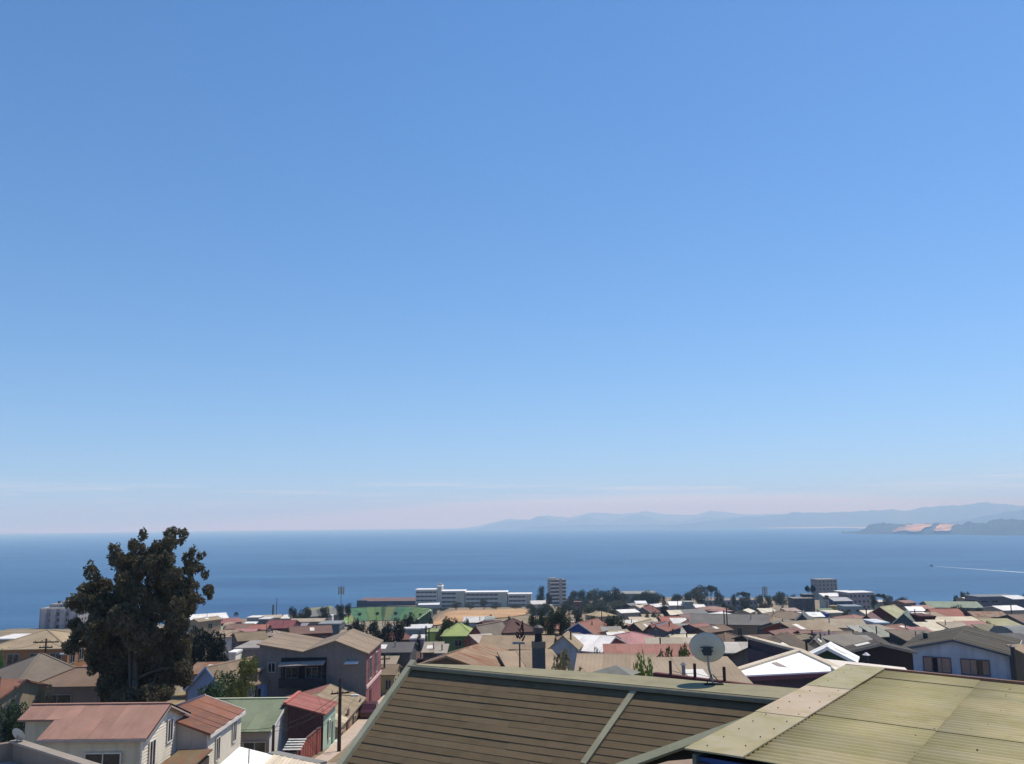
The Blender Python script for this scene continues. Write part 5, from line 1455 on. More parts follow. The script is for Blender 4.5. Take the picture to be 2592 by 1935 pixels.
# ================================================================== roof B: sunlit corrugated sheets
def roof_b():
    P1, P2 = P(1757, 1903, 11.9), P(2152, 1683, 19.2)
    P2.z = P1.z
    v = ray(2152, 1683); k = (P1.z - CZ) / v.z; P2 = Vector((v.x * k, k, P1.z))
    P1.z -= .03; P2.z -= .10
    e1 = (P2 - P1).normalized(); Lb = (P2 - P1).length
    hz = Vector((e1.y, -e1.x, 0))
    # tilt so that the far edge runs through the right corner seen in the photograph
    best = None
    for i in range(200):
        sl = -0.02 + i * .0015
        e2 = (hz + Vector((0, 0, -sl))).normalized(); nn = e1.cross(e2); nn = nn if nn.z > 0 else -nn
        q = isect(2592, 1741, P1, nn) - P2
        er = abs(q.dot(e1))
        if best is None or er < best[0]: best = (er, sl)
    sl = best[1]
    e2 = (hz + Vector((0, 0, -sl))).normalized(); n = e1.cross(e2)
    if n.z < 0: n = -n
    gz = ground(6, 15) - .5
    t = thing('house', 'near house with yellow green corrugated sheet roof at lower right', 'house', (P1.x + 3, P1.y + 2, gz))
    S_ = lambda a, b, up=0.: P1 + e1 * a + e2 * b + n * up
    Wb = 9.5
    rf = wpoly('roof', t, [S_(0, 0, -.09), S_(0, Wb, -.09), S_(Lb, Wb, -.09), S_(Lb, 0, -.09)][::-1], mat('4c4638', 'plain'), .08)
    lm = [mat(c, 'lichen', .9) for c in ('aea064', 'a69a60', 'b4a468')]
    # corrugated sheets, wave along e1
    sheet_w, wl, amp = 1.06, .177, .015
    nu = int(Lb / sheet_w) + 1
    vb = [.62, 2.35, 4.5, 6.7, Wb]
    for iu in range(nu):
        a0 = iu * Lb / nu; a1 = (iu + 1) * Lb / nu + (.05 if iu < nu - 1 else 0)
        for iv in range(len(vb) - 1):
            b0, b1 = vb[iv] - (.12 if iv else 0), vb[iv + 1]
            lift = .012 * (len(vb) - 1 - iv) + .006 * (iu % 2) + rnd.uniform(-.003, .003)
            vt, ft = [], []
            ns = 34
            for i in range(ns + 1):
                a = a0 + (a1 - a0) * i / ns
                w_ = amp * math.sin(2 * math.pi * a / wl)
                for k_, bb in enumerate((b0, b1)):
                    vt.append(S_(a, bb, w_ + lift + (.004 if k_ == 0 else 0)))
            m0 = len(vt)
            vt += [q - n * .008 for q in vt]
            for i in range(ns):
                ft.append((2 * i, 2 * i + 1, 2 * i + 3, 2 * i + 2))
                ft.append((m0 + 2 * i, m0 + 2 * i + 2, m0 + 2 * i + 3, m0 + 2 * i + 1))
                ft.append((2 * i + 1, m0 + 2 * i + 1, m0 + 2 * i + 3, 2 * i + 3)); ft.append((2 * i, 2 * i + 2, m0 + 2 * i + 2, m0 + 2 * i))
            o = mesh('corrugated_sheet', rel(t, vt), ft, rnd.choice(lm), rf, smooth=True)
    # flat capping strips along the left edge, in three lengths
    cm = [mat(c, 'lichen', .9) for c in ('aea274', 'b8a282', 'aaa274')]
    for i in range(3):
        a0, a1 = Lb * i / 3 - .08, Lb * (i + 1) / 3 + .04
        v, f = slab(rel(t, [S_(a0, -.1, .075 + .008 * i), S_(a0, .66, .085 + .008 * i), S_(a1, .66, .085 + .008 * i), S_(a1, -.1, .075 + .008 * i)])[::-1], .02)
        mesh('capping_strip', v, f, cm[i], rf)
    b = MB()
    for i in range(60):
        q = S_(rnd.uniform(.2, Lb - .2), rnd.choice((.1, .25, .5, 1.3, 2.2, 2.9, 3.9, 4.4)) + rnd.uniform(-.06, .06), .03)
        b.tube(Vector(q) - t.location, Vector(q) + n * .02 - t.location, .014, .009, 6)
    for i in range(28):
        q = S_(Lb * (i + .5) / 28, .12 + .4 * (i % 2), .09)
        b.tube(Vector(q) - t.location, Vector(q) + n * .012 - t.location, .011, .008, 6)
    o = b.build('roof_bolts', mat('5c5444', 'plain'), rf); o['kind'] = 'stuff'
    # brown edge bar at the far side, blue fascia at the near side
    v, f = beam(S_(Lb + .05, -.1, .04), S_(Lb + .05, Wb, .04), .09, .11, n); mesh('edge_bar', rel(t, v), f, mat('8c6650', 'wall'), rf)
    v, f = beam(S_(.06, .0, -.16), S_(.06, Wb, -.16), .05, .26, n); mesh('fascia', rel(t, v), f, mat('2b4a86', 'wall'), t)
    v, f = beam(S_(-.05, 0.02, -.05), S_(Lb, 0.02, -.05), .05, .12, n); mesh('barge_board', rel(t, v), f, mat('5c6458', 'wall'), t)
    bw = [S_(.55, .5), S_(.55, Wb - .3), S_(Lb - .35, Wb - .3), S_(Lb - .35, .5)]
    MB().hexa(rel(t, [Vector((q.x, q.y, gz)) for q in bw][::-1]), rel(t, [Vector((q.x, q.y, q.z - .22)) for q in bw][::-1])).build('wall', mat('575a58', 'wall'), t)
roof_b()

# low tan ledge between the two near roofs
def ledge():
    q = [P(1630, 1945, 15.2), P(1800, 1945, 13.6), P(1805, 1917, 14.4), P(1690, 1927, 15.4)]
    c = sum(q, Vector()) / 4
    t = thing('lean_to', 'low tan lean-to roof in the dark gap under the corrugated roof', 'lean-to', (c.x, c.y, ground(c.x, c.y)))
    wpoly('roof', t, q, mat('a8896a', 'roof'), .08)
    lo = min(p.z for p in q) - .1
    MB().hexa(rel(t, [Vector((p.x, p.y, t.location.z)) for p in q]), rel(t, [Vector((p.x, p.y, lo)) for p in q])).build('wall', mat('4c4844', 'wall'), t)
ledge()

# fence parapet behind the deck with posts and wire
def fence():
    a, b = P(1655, 1702, 30), P(2060, 1752, 27)
    t = thing('parapet_wall', 'maroon parapet with short posts and wire behind the dish', 'wall', (a.x, a.y, a.z - 3))
    v, f = beam(a + Vector((0, 0, -.9)), b + Vector((0, 0, -.9)), .2, 1.8); mesh('panel', rel(t, v), f, mat('6c3838', 'wall'), t)
    tops = []
    for px, py in ((1702, 1702), (1768, 1709), (1845, 1718)):
        k = (px - 1655) / (2060 - 1655); q = a.lerp(b, k)
        MB().box(-.04, .04, -.04, .04, -.3, .42).build('post', mat('4a3430'), t).location = q - t.location
        tops.append(q + Vector((0, 0, .12)))
    for i in range(len(tops) - 1):
        m_ = (tops[i] + tops[i + 1]) / 2 - Vector((0, 0, .06))
        MB().tube(tops[i], m_, .008, n=4).tube(m_, tops[i + 1], .008, n=4).build('wire', mat('5a4c40'), t).location = -t.location
fence()

# bottom left flat roof with parapet, bottom centre sheet roof
def bottom_roofs():
    d = 30.0
    c = P(42, 1880, d)
    t = thing('house', 'flat pale roof inside a brown parapet at the bottom left corner', 'house', (c.x + 3, c.y - 3, ground(c.x, c.y) - .4))
    e1 = Vector((P(345, 1938, 25.5) - c)); e1.z = 0; L = e1.length + 1; e1.normalize()
    e2 = Vector((e1.y, -e1.x, 0)); e2 = e2 if e2.y < 0 else -e2
    z = c.z
    def bar(nm, p, q, w_, h_, m_): v, f = beam(p, q, w_, h_); mesh(nm, rel(t, v), f, m_, t)
    pm = mat('8c7a6a', 'wall')
    bar('parapet', c + Vector((0, 0, -.3)), c + e1 * L + Vector((0, 0, -.3)), .22, .6, pm)
    bar('parapet', c - e1 * .2 + e2 * .0 + Vector((0, 0, -.3)), c - e1 * .2 + e2 * 7 + Vector((-2.4, 0, -.3)), .22, .6, pm)
    bar('coping', c - e1 * .15 + Vector((0, 0, .03)), c + e1 * L + Vector((0, 0, .03)), .32, .07, mat('a39584', 'wall'))
    q = [c + e2 * .1, c + e1 * L + e2 * .1, c + e1 * L + e2 * 8, c + e2 * 8 + e1 * -3.5]
    wpoly('roof', t, [Vector((p.x, p.y, z - .55)) for p in q][::-1] if False else [Vector((p.x, p.y, z - .55)) for p in q], mat('bdb6b0', 'roof'), .1)
    bs = [Vector((p.x, p.y, t.location.z)) for p in q]
    MB().hexa(rel(t, bs), rel(t, [Vector((p.x, p.y, z - .62)) for p in q])).build('wall', mat('857668', 'wall'), t)
    # small dish at the parapet corner
    p = P(44, 1862, 29.8); 
    td = thing('satellite_dish', 'small pale satellite dish on the parapet at the bottom left corner', 'satellite dish', (p.x, p.y, z + .05))
    v, f = [], []; na = 24; ax = Vector((.25, .85, .45)).normalized(); a1 = ax.cross(Vector((0, 0, 1))).normalized(); a2 = a1.cross(ax)
    cc = Vector((0, 0, p.z - z - .05))
    for i in range(4):
        for j in range(na):
            a = 2 * math.pi * j / na
            v.append(cc + (a1 * math.cos(a) + a2 * math.sin(a)) * (.24 * i / 3) + ax * (.05 * (i / 3) ** 2))
    for i in range(3):
        for j in range(na): f.append((i * na + j, i * na + (j + 1) % na, (i + 1) * na + (j + 1) % na, (i + 1) * na + j))
    mesh('reflector', v, f, mat('b9b3ad', 'plain', .5), td, smooth=True)
    MB().tube((0, 0, -.1), cc, .02).build('post', mat('8a8682'), td)
    # bottom centre sheets
    d = 42
    t = thing('shed', 'white and cream corrugated roof with grey edge at the bottom centre', 'shed', (P(690, 1930, d).x, d, ground(-11, d) - .3))
    a, b, c_, e_ = P(606, 1890, 46), P(694, 1912, 44), P(640, 1965, 36), P(540, 1950, 37)
    wpoly('white_roof', t, [e_, c_, b, a], mat('efeee8', 'roof'), .08)
    b2 = P(812, 1938, 41)
    c2 = P(760, 1975, 35)
    e3 = (b2 - b).normalized(); dn = (c_ - b)
    L = (b2 - b).length
    n_ = 14; cmx = mat('ddc9a4', 'roof')
    for i in range(n_):
        p = b + e3 * (L * i / n_) + Vector((0, 0, .05)); q = b + e3 * (L * (i + 1) / n_ - .02) + Vector((0, 0, .05 + .02 * (i % 2)))
        v, f = slab(rel(t, [p + dn, q + dn, q, p]), .03); mesh('roof_panel', v, f, cmx, t)
    v, f = beam(b - e3 * .3 + Vector((0, .25, .02)), b2 + Vector((0, .25, .02)), .5, .1); mesh('edge_flashing', rel(t, v), f, mat('8f8c84', 'wall'), t)
    zl = min(p.z for p in (a, b, c_, e_, b2)) - .9
    ft = [e_, c2, b2, a]
    MB().hexa(rel(t, [Vector((p.x, p.y, t.location.z)) for p in ft]), rel(t, [Vector((p.x, p.y, zl)) for p in ft])).build('wall', mat('7c766c', 'wall'), t)
bottom_roofs()

# ================================================================== stadium, school block, towers
def stadium():
    d = 585
    c = P(962, 1572, d); cx, cyy = c.x, c.y
    g = P(962, 1572, d + 14).z
    t = thing('stadium', 'open stadium with bright green curved seating stands near the shore', 'stadium', (cx, cyy, g - .5))
    a0, b0 = 22.0, 15.0          # inner half axes
    rise, run, rows = 7.6, 11.0, 10
    seats = [mat(q, 'plain', .8) for q in ('96c47c', 'a2c868', '8abc84', 'b2ca6c', 'bcc070')]
    nsec = 16
    for s in range(nsec):
        th0, th1 = R(-8) + R(196) * s / nsec, R(-8) + R(196) * (s + 1) / nsec - R(.5)
        v, f = [], []
        m = 5
        prof_ = []
        for k in range(rows):
            prof_ += [(run * k / rows, rise * k / rows + .5), (run * k / rows, rise * (k + 1) / rows + .5)]
        prof_.append((run, rise + .5)); prof_.append((run + .3, -2))
        for i in range(m + 1):
            th = th0 + (th1 - th0) * i / m
            for rr, zz in prof_:
                v.append(((a0 + rr) * math.cos(th), (b0 + rr) * math.sin(th), zz))
        n = len(prof_)
        for i in range(m):
            for k in range(n - 1): f.append((i * n + k, (i + 1) * n + k, (i + 1) * n + k + 1, i * n + k + 1))
        mesh('stand_section', v, f, seats[(s * 7) % 5], t)
    # outer wall, pitch, front wall
    v, f = [], []
    for i in range(61):
        th = R(-8) + R(196) * i / 60
        x, y = (a0 + run + .6) * math.cos(th), (b0 + run + .6) * math.sin(th)
        v += [(x, y, -4), (x, y, rise + 1.2)]
    mesh('outer_wall', v, [(2 * i, 2 * i + 2, 2 * i + 3, 2 * i + 1) for i in range(60)], mat('6c7468', 'wall'), t)
    v = [(a0 * 1.0 * math.cos(2 * math.pi * i / 48), b0 * math.sin(2 * math.pi * i / 48), .35) for i in range(48)]
    mesh('pitch', v, [tuple(range(48))], mat('98896c', 'ground'), t)
    for k in range(6):
        th = R(22) + R(130) * k / 5; rr = run * .45
        o = MB().box(-1.0, 1.0, -.6, .6, -.4, 1.5).build('exit_shade_box', mat('3a3030'), t)  # solid box, the shade of a tunnel mouth put into its dark colour
        o.location = ((a0 + rr) * math.cos(th), (b0 + rr) * math.sin(th), rise * .45 + .6); o.rotation_euler = (0, 0, th + math.pi / 2)
    # the grey open stand to the left
    p = P(815, 1553, 560)
    t2 = thing('grandstand', 'long grey grandstand roof left of the green stadium stands', 'grandstand', (p.x, p.y, ground(p.x, p.y)), R(18))
    zz = p.z - t2.location.z
    v, f = slab([(-14, -5, zz - 1.5), (14, -5, zz - .5), (15, 7, zz + 2.0), (-10, 7, zz + 1.6)], .4); mesh('roof', v, f, mat('7f8078', 'roof'), t2)
    MB().box(-13, 13, -3, 5, -2, zz - 1.6).build('wall', mat('56565c', 'wall'), t2)
    v, f = slab([(-9, 7.2, zz + 1.0), (8, 7.2, zz + 2.0), (8, 15, zz + 3.0), (-9, 15, zz + 2)], .3); mesh('back_terrace', v, f, mat('8f9460', 'roof'), t2)
stadium()

def school():
    D = 690
    t = thing('school_building', 'long white four part school block with dark window bands beside the dirt field', 'school building', (P(1200, 1540, D).x, D, ground(-30, D)), R(-3))
    org = t.location
    wm = mat('b9b6b2', 'wall'); em = mat('a8a89c', 'wall'); rm = mat('e8e8e4', 'plain'); bm_ = mat('3a3d46', 'glass', .4)
    def blk(px0, px1, pt, pb, name='wing'):
        x0, x1 = P(px0, pt, D).x - org.x, P(px1, pt, D).x - org.x
        z1 = P((px0 + px1) / 2, pt, D).z - org.z; z0 = P((px0 + px1) / 2, pb, D).z - org.z - 6
        w_ = MB().box(x0, x1, 0, 12, z0, z1 - .6).build(name, wm, t)
        MB().box(x0 - .3, x1 + .3, -.4, 12.3, z1 - .6, z1).build('roof_slab', rm, w_)
        return x0, x1, z0, z1, w_
    for px0, px1, pt, pb, bands, blank in ((1051, 1106, 1493, 1536, 4, 0), (1116, 1176, 1496, 1538, 4, .34), (1178, 1284, 1498.5, 1540, 4, .2), (1286, 1345, 1503, 1540, 3, .22)):
        x0, x1, z0, z1, w_ = blk(px0, px1, pt, pb)
        xb = x1 - (x1 - x0) * blank
        for k in range(bands):
            zc2 = z1 - 2.1 - k * 3.0
            n = max(3, int((xb - x0) / 3.2))
            for i in range(n):
                a = x0 + .6 + (xb - x0 - 1.0) * i / n; b = x0 + .6 + (xb - x0 - 1.0) * (i + 1) / n - .25
                MB().box(a, b, -.14, -.02, zc2 - .75, zc2 + .55).build('window', bm_, w_)
        if blank:
            MB().box(xb, x1, -.2, -.02, z0, z1 - .6).build('blank_panel', em, w_)
    x0, x1, z0, z1, w_ = blk(1107, 1117, 1484, 1538, 'stair_tower')
    MB().box(x0 + .4, x1 - .4, 4, 8, z1, z1 + 1.5).build('roof_hut', em, w_)
    # porch
    px = P(1090, 1528, D - 6)
    t2 = thing('canopy', 'low white canopy roofs in front of the school left wing', 'canopy', (px.x, D - 8, ground(px.x, D - 8)))
    z = P(1090, 1528, D - 8).z - t2.location.z
    v, f = slab([(-9, -4, z - .6), (7, -4, z - .6), (7, 3, z + .3), (-9, 3, z)], .3); mesh('roof', v, f, mat('d8dadc', 'plain'), t2)
    for x in (-8, -3, 2, 6): MB().box(x, x + .3, -3.5, -3.2, -3, z - .5).build('post', mat('8c8c8c'), t2)
school()

def sports_hall():
    D = 740
    a = P(978, 1517, D)
    t = thing('sports_hall', 'navy blue walled hall with low curved reddish roof beside the school', 'hall', (a.x, D, ground(a.x, D) - 1), R(-4))
    zt = P(978, 1522, D).z - t.location.z
    hl = 24.0
    MB().box(-hl, hl, 0, 24, -4, zt).build('wall', mat('2f3554', 'wall'), t)
    n = 12; v = []
    for x in (-hl + 2, hl + 1):
        for i in range(n + 1):
            q = i / n
            v.append((x, -.5 + 25 * q, zt + .05 + 1.9 * math.sin(math.pi * q) * (1.0 if x > 0 else .8)))
    f = [(i, n + 1 + i, n + 2 + i, i + 1) for i in range(n)] + [tuple(range(n, -1, -1)), tuple(range(n + 1, 2 * n + 2))]
    mesh('roof', v, f, mat('8f6c66', 'roof'), t)
    MB().box(-hl - .3, -hl + 8, -.4, .3, -4, zt + .6).build('pier', mat('262b40', 'wall'), t)
sports_hall()

def tower():
    D = 700
    c = P(1412, 1468, D)
    t = thing('apartment_tower', 'ten storey apartment tower with striped balconies by the park trees', 'apartment tower', (c.x, D, ground(c.x, D) - 4), R(8))
    H = c.z - t.location.z
    x0, x1 = -6.2, 6.4
    MB().box(x0, x1, 0, 11, 0, H).build('wall', mat('8f8686', 'wall'), t)
    sh = MB().box(x0 + 7.0, x0 + 9.4, -.9, 0, 0, H + .8).build('stair_shaft', mat('a3958f', 'wall'), t)
    MB().box(x0 + .5, x0 + 6, 3, 8, H, H + 1.2).build('roof_hut', mat('b8b0a8', 'wall'), t)
    k = 0; z = H - 2.4
    while z > 4:
        for a, b in ((x0 + .3, x0 + 6.9), (x0 + 9.5, x1 - .1)):
            o = MB().box(a, b, -1.3, 0, z - .12, z + .75).build('balcony', mat('c9c3be', 'wall'), t)
            MB().box(a + .2, b - .2, -.06, .02, z + .8, z + 1.9).build('window', mat('3a3034', 'glass', .4), t)
        z -= 2.75
tower()

# ================================================================== vegetation
def leafmesh(name, blobs, n, size, material, seed, shell=.45, squash=(1, 1, 1)):
    r = random.Random(seed)
    wts = [b[3] * b[4] * b[5] if len(b) > 5 else b[3] ** 3 for b in blobs]
    tot = sum(wts); v, f = [], []
    for bl, wt in zip(blobs, wts):
        cx, cyy, cz_ = bl[:3]; rx, ry, rz_ = (bl[3], bl[4], bl[5]) if len(bl) > 5 else (bl[3],) * 3
        k = max(6, int(n * wt / tot))
        for _ in range(k):
            while True:
                x, y, z = r.uniform(-1, 1), r.uniform(-1, 1), r.uniform(-1, 1)
                q = x * x + y * y + z * z
                if q <= 1: break
            q = math.sqrt(q) or 1
            tgt = (shell + (1 - shell) * q) / q * r.uniform(.82, 1.08)
            p = Vector((cx + x * tgt * rx, cyy + y * tgt * ry, cz_ + z * tgt * rz_))
            a = Vector((r.gauss(0, 1), r.gauss(0, 1), r.gauss(0, .6))).normalized()
            b = a.orthogonal().normalized(); b.rotate(Matrix.Rotation(r.uniform(0, 6.28), 3, a))
            s = size * r.uniform(.6, 1.3)
            c = a.cross(b)
            i = len(v)
            v += [tuple(p - b * s), tuple(p + c * s * .42), tuple(p + b * s), tuple(p - c * s * .42)]
            f.append((i, i + 1, i + 2, i + 3))
    return mdata(name, v, f, material)
def limbs(name, base, tips, r0, material, seed):
    r = random.Random(seed); mb = MB()
    zt = max(t[2] for t in tips)
    trunk = [Vector(base)]
    for i in range(1, 6):
        q = i / 5
        trunk.append(Vector((base[0] + r.uniform(-.3, .3) * q, base[1] + r.uniform(-.3, .3) * q, base[2] + (zt - base[2]) * .72 * q)))
    mb.path(trunk, [r0 * (1 - .75 * i / 5) for i in range(6)], 8)
    for t in tips:
        k = r.randint(1, 4); s = trunk[k]
        e = Vector(t); m = s.lerp(e, .5) + Vector((r.uniform(-.3, .3), r.uniform(-.3, .3), .3))
        rr = r0 * (1 - .75 * k / 5) * .5
        mb.path([s, m, e], [rr, rr * .6, rr * .2], 5)
    return mdata(name, mb.v, mb.f, material, True)
BARK = mat('4c4038', 'wall'); BARKL = mat('8c8478', 'wall')

# the big eucalyptus
def eucalyptus():
    D = 73.0; s = D / F * .98
    base = P(340, 1790, D); g = ground(base.x, D) - .3
    t = thing('eucalyptus_tree', 'tall dark eucalyptus tree rising above the sea horizon at left', 'tree', (base.x, D, g))
    r = random.Random(5)
    B = [(355, 1358, 12), (358, 1378, 14), (342, 1392, 18), (335, 1420, 20), (300, 1392, 14), (312, 1415, 20), (285, 1430, 24), (262, 1448, 18), (300, 1460, 28),
         (430, 1352, 14), (445, 1350, 10), (420, 1372, 18), (405, 1395, 20), (440, 1380, 16), (465, 1352, 7), (460, 1372, 9), (415, 1425, 26), (440, 1415, 22), (455, 1455, 26),
         (475, 1415, 14), (492, 1395, 8), (490, 1410, 9), (470, 1440, 16), (500, 1460, 10), (490, 1470, 12), (400, 1470, 26), (430, 1490, 30), (470, 1500, 24), (505, 1500, 12), (518, 1502, 9), (523, 1512, 6),
         (250, 1490, 24), (222, 1495, 18), (205, 1500, 12), (203, 1522, 12), (225, 1525, 22), (260, 1530, 30), (310, 1500, 30), (290, 1545, 32), (350, 1560, 34), (400, 1540, 34), (445, 1540, 28), (480, 1525, 16), (468, 1560, 16),
         (215, 1560, 20), (240, 1575, 22), (270, 1590, 30), (320, 1610, 36), (380, 1600, 36), (430, 1590, 26), (458, 1580, 12), (225, 1610, 22), (210, 1630, 16), (250, 1640, 34), (300, 1660, 40), (360, 1660, 42), (415, 1650, 36), (450, 1630, 20),
         (200, 1665, 16), (225, 1680, 28), (270, 1710, 36), (330, 1720, 42), (390, 1710, 40), (435, 1690, 26), (460, 1690, 14), (250, 1745, 28), (300, 1765, 32), (360, 1765, 34), (400, 1755, 28), (335, 1460, 16), (385, 1440, 16), (372, 1405, 14), (378, 1425, 17), (345, 1445, 15), (380, 1470, 18), (348, 1492, 18), (378, 1500, 22), (335, 1440, 18), (322, 1440, 16), (350, 1420, 10), (395, 1385, 10), (500, 1428, 8), (482, 1440, 12), (508, 1480, 10), (495, 1445, 9), (510, 1520, 8), (190, 1580, 14), (196, 1600, 12), (440, 1720, 24), (430, 1750, 18)]
    bl = []
    for px, py, rr in B:
        w_ = max(.15, min(1.0, (1790 - py) / 450))
        dy = r.uniform(-1, 1) * (3.4 - 1.5 * w_)
        q = P(px, py, D)
        q = Vector((q.x - base.x, dy, q.z - g)); rr *= s
        up = 1.1 if py > 1470 else .96
        bl.append((q.x, q.y, q.z, rr * 1.04 * up, rr * 1.15 * up, rr * 1.02 * up))
        for _ in range(7):                       # ragged tufts round each mass
            a = Vector((r.gauss(0, 1), r.gauss(0, .8), r.gauss(0, 1))).normalized() * rr * r.uniform(.7, 1.22)
            k = rr * r.uniform(.12, .34) + .12
            bl.append((q.x + a.x, q.y + a.y, q.z + a.z, k * .9, k, k * r.uniform(.9, 1.6)))
    me = leafmesh('crown', bl, 140000, .14, mat('57523e', 'leaf'), 9, .4)
    put('crown', me, t)
    r2 = [i for i in r.sample(range(len(bl)), 90) if bl[i][3] > .5][:22]
    tl = limbs('trunk', (0, 0, 0), [bl[i][:3] for i in r2], .42, mat('5a5248', 'wall'), 3)
    put('trunk', tl, t)
eucalyptus()

# prototypes for the other trees: unit crown about 1 high, 1 wide
def proto(seed, kind):
    r = random.Random(seed); bl = []
    if kind == 'round':
        for i in range(22):
            a = r.uniform(0, 6.28); q = math.sqrt(r.random()) * .36; z = .38 + r.random() * .5
            k = 1 - abs(z - .62) * 1.3
            bl.append((q * k * math.cos(a), q * k * math.sin(a), z, .15 + .06 * r.random(), .15, .12 + .04 * r.random()))
        n, sz = 2600, .030
    elif kind == 'cypress':
        for i in range(26):
            a = r.uniform(0, 6.28); z = .06 + .88 * i / 26
            q = .34 * math.sqrt(max(0, 1 - ((z - .42) / .6) ** 2)) * r.uniform(.5, 1)
            bl.append((q * math.cos(a), q * math.sin(a), z, .2, .2, .16))
        n, sz = 9000, .03
    elif kind == 'shrub':
        for i in range(20):
            a = r.uniform(0, 6.28); q = r.random() * .42; z = .12 + r.random() * .6
            bl.append((q * math.cos(a), q * math.sin(a), z, .11 + .07 * r.random(), .12, .12 + .08 * r.random()))
        n, sz = 2200, .035
    elif kind == 'umbrella':
        for i in range(18):
            a = r.uniform(0, 6.28); q = math.sqrt(r.random()) * .42
            bl.append((q * math.cos(a), q * math.sin(a), .84 - q * .3 + r.uniform(-.04, .04), .12, .12, .06))
        n, sz = 1400, .03
    elif kind == 'pine':
        for i in range(16):
            z = .18 + .8 * i / 16; q = .40 * (1 - z) + .03
            for j in range(5):
                a = j * 1.257 + i
                bl.append((q * math.cos(a) * .7, q * math.sin(a) * .7, z, q * .55 + .02, q * .55 + .02, .025))
        n, sz = 2600, .026
    elif kind == 'palm':
        for j in range(14):
            a = j * .449 * 1.0
            for k in range(4):
                q = .06 + .09 * k
                bl.append((q * math.cos(a), q * math.sin(a), .90 + .06 * math.sin(k * .9) - .012 * k * k, .045, .045, .02))
        n, sz = 900, .035
    return bl, n, sz
PROTO = {}
def tree(label, px, py, wpx, hm_, kind='round', col='39402c', d=None, name=None, cat='tree', group='trees and shrubs of the town', seed=None):
    seed = seed if seed is not None else rnd.randint(0, 2)
    key = (kind, seed, col)
    if key not in PROTO:
        bl, n, sz = proto(seed * 13 + 5, kind)
        me = leafmesh('crown', bl, n, sz, mat(col, 'leaf'), seed, .4)
        tp = limbs('trunk', (0, 0, -.05), [b[:3] for b in bl[::3]], .028 if kind != 'palm' else .02, BARK, seed)
        zs = sorted(v_.co.z for v_ in me.vertices); me.transform(Matrix.Diagonal((1, 1, 1 / zs[int(len(zs) * .995)], 1)))
        PROTO[key] = (me, tp)
    me, tp = PROTO[key]
    dd = d or solve(px, py, hm_, 160.0)
    top_ = P(px, py, dd); g = ground(top_.x, dd) - .2
    H = max(top_.z - g, 1.0); W_ = wpx * dd / F
    nm = name or {'round': 'broadleaf_tree', 'cypress': 'cypress_tree', 'shrub': 'shrub', 'umbrella': 'umbrella_tree', 'pine': 'pine_tree', 'palm': 'palm_tree'}[kind]
    t = thing(nm, label, cat, (top_.x, top_.y, g), rnd.uniform(0, 6.28), group)
    Hc = min(H, hm_ * 1.35) if kind != 'palm' else H          # tall stems keep a crown of natural depth
    put('crown', me, t, (0, 0, H - Hc), scale=(W_ * 1.05, W_ * 1.05, Hc))
    put('trunk', tp, t, (0, 0, H - Hc), scale=(W_, W_, Hc))
    if H - Hc > .3: MB().tube((0, 0, 0), (0, 0, H - Hc), .12, .1, 6).build('stem', BARK, t)
    return t
T = tree
DKG, OLG, GRG, YGG, BLG = '2a3024', '3d3f28', '3a4a2a', '6a7038', '2b3430'
T('dark dense rounded cypress right of the big eucalyptus', 522, 1598, 118, 9, 'cypress', '232a20', d=118)
T('yellow green feathery shrub in front of the grey mauve wall', 622, 1662, 80, 3.2, 'shrub', YGG, d=96, cat='shrub')
T('green willow like shrub before the light blue gable', 556, 1702, 120, 3, 'shrub', '3e5230', d=88, cat='shrub', seed=1)
T('olive shrub right of the willow like shrub', 606, 1716, 70, 2.6, 'shrub', '5a5c30', d=84, cat='shrub', seed=2)
T('leafy green bush left of the pink roof', 32, 1772, 84, 2.4, 'shrub', '33452c', d=66, cat='shrub')
T('dry beige bush between the two hip roofed tile houses', 108, 1738, 40, 3, 'shrub', '8a7c5c', d=73, cat='shrub')
T('green bush at the left edge beside the orange house', 2, 1650, 30, 5, 'shrub', '4a6a3a', d=100, cat='shrub', seed=0)
T('small tree below the apartment tower at the left shore', 210, 1588, 60, 6, 'round', OLG, d=135)
T('lone fan palm standing against the sea', 598, 1550, 16, 10, 'palm', DKG, d=330)
for i, (px, py, w_, k) in enumerate(((742, 1536, 26, 'low dark shrub left of the grey grandstand'), (758, 1552, 22, 'dark round shrub before the grey grandstand'), (775, 1537, 40, 'flat shrub row at the cliff behind the grandstand'),
        (820, 1537, 40, 'shrub at the cliff behind the back terrace'), (862, 1531, 34, 'shrub at the foot of the tall floodlight mast'), (882, 1528, 20, 'dark shrub left of the navy hall'),
        (552, 1556, 16, 'small dark tree right of the white shore roof'), (566, 1556, 14, 'second small tree between white roof and palm'))):
    T(k, px, py, w_, 5, 'round', '2f362c', cat='shrub')
for i, (px, py, w_, k) in enumerate(((900, 1566, 26, 'purple grey tree against the left green stand'), (890, 1580, 40, 'dark tree left in the row under the stadium'), (918, 1576, 44, 'second dark tree of the row under the stadium'),
        (948, 1572, 44, 'middle dark tree of the row under the stadium'), (978, 1574, 40, 'tree right of the middle in the row under the stadium'), (1008, 1566, 40, 'tree at the bend of the row under the stadium'),
        (1030, 1558, 36, 'tree on the upper end of the row under the stadium'), (1048, 1556, 30, 'tree beside the end of the green stands'))):
    T(k, px, py, w_, 7, 'round', ('3c3640' if i == 0 else '2e3530'), seed=i % 3)
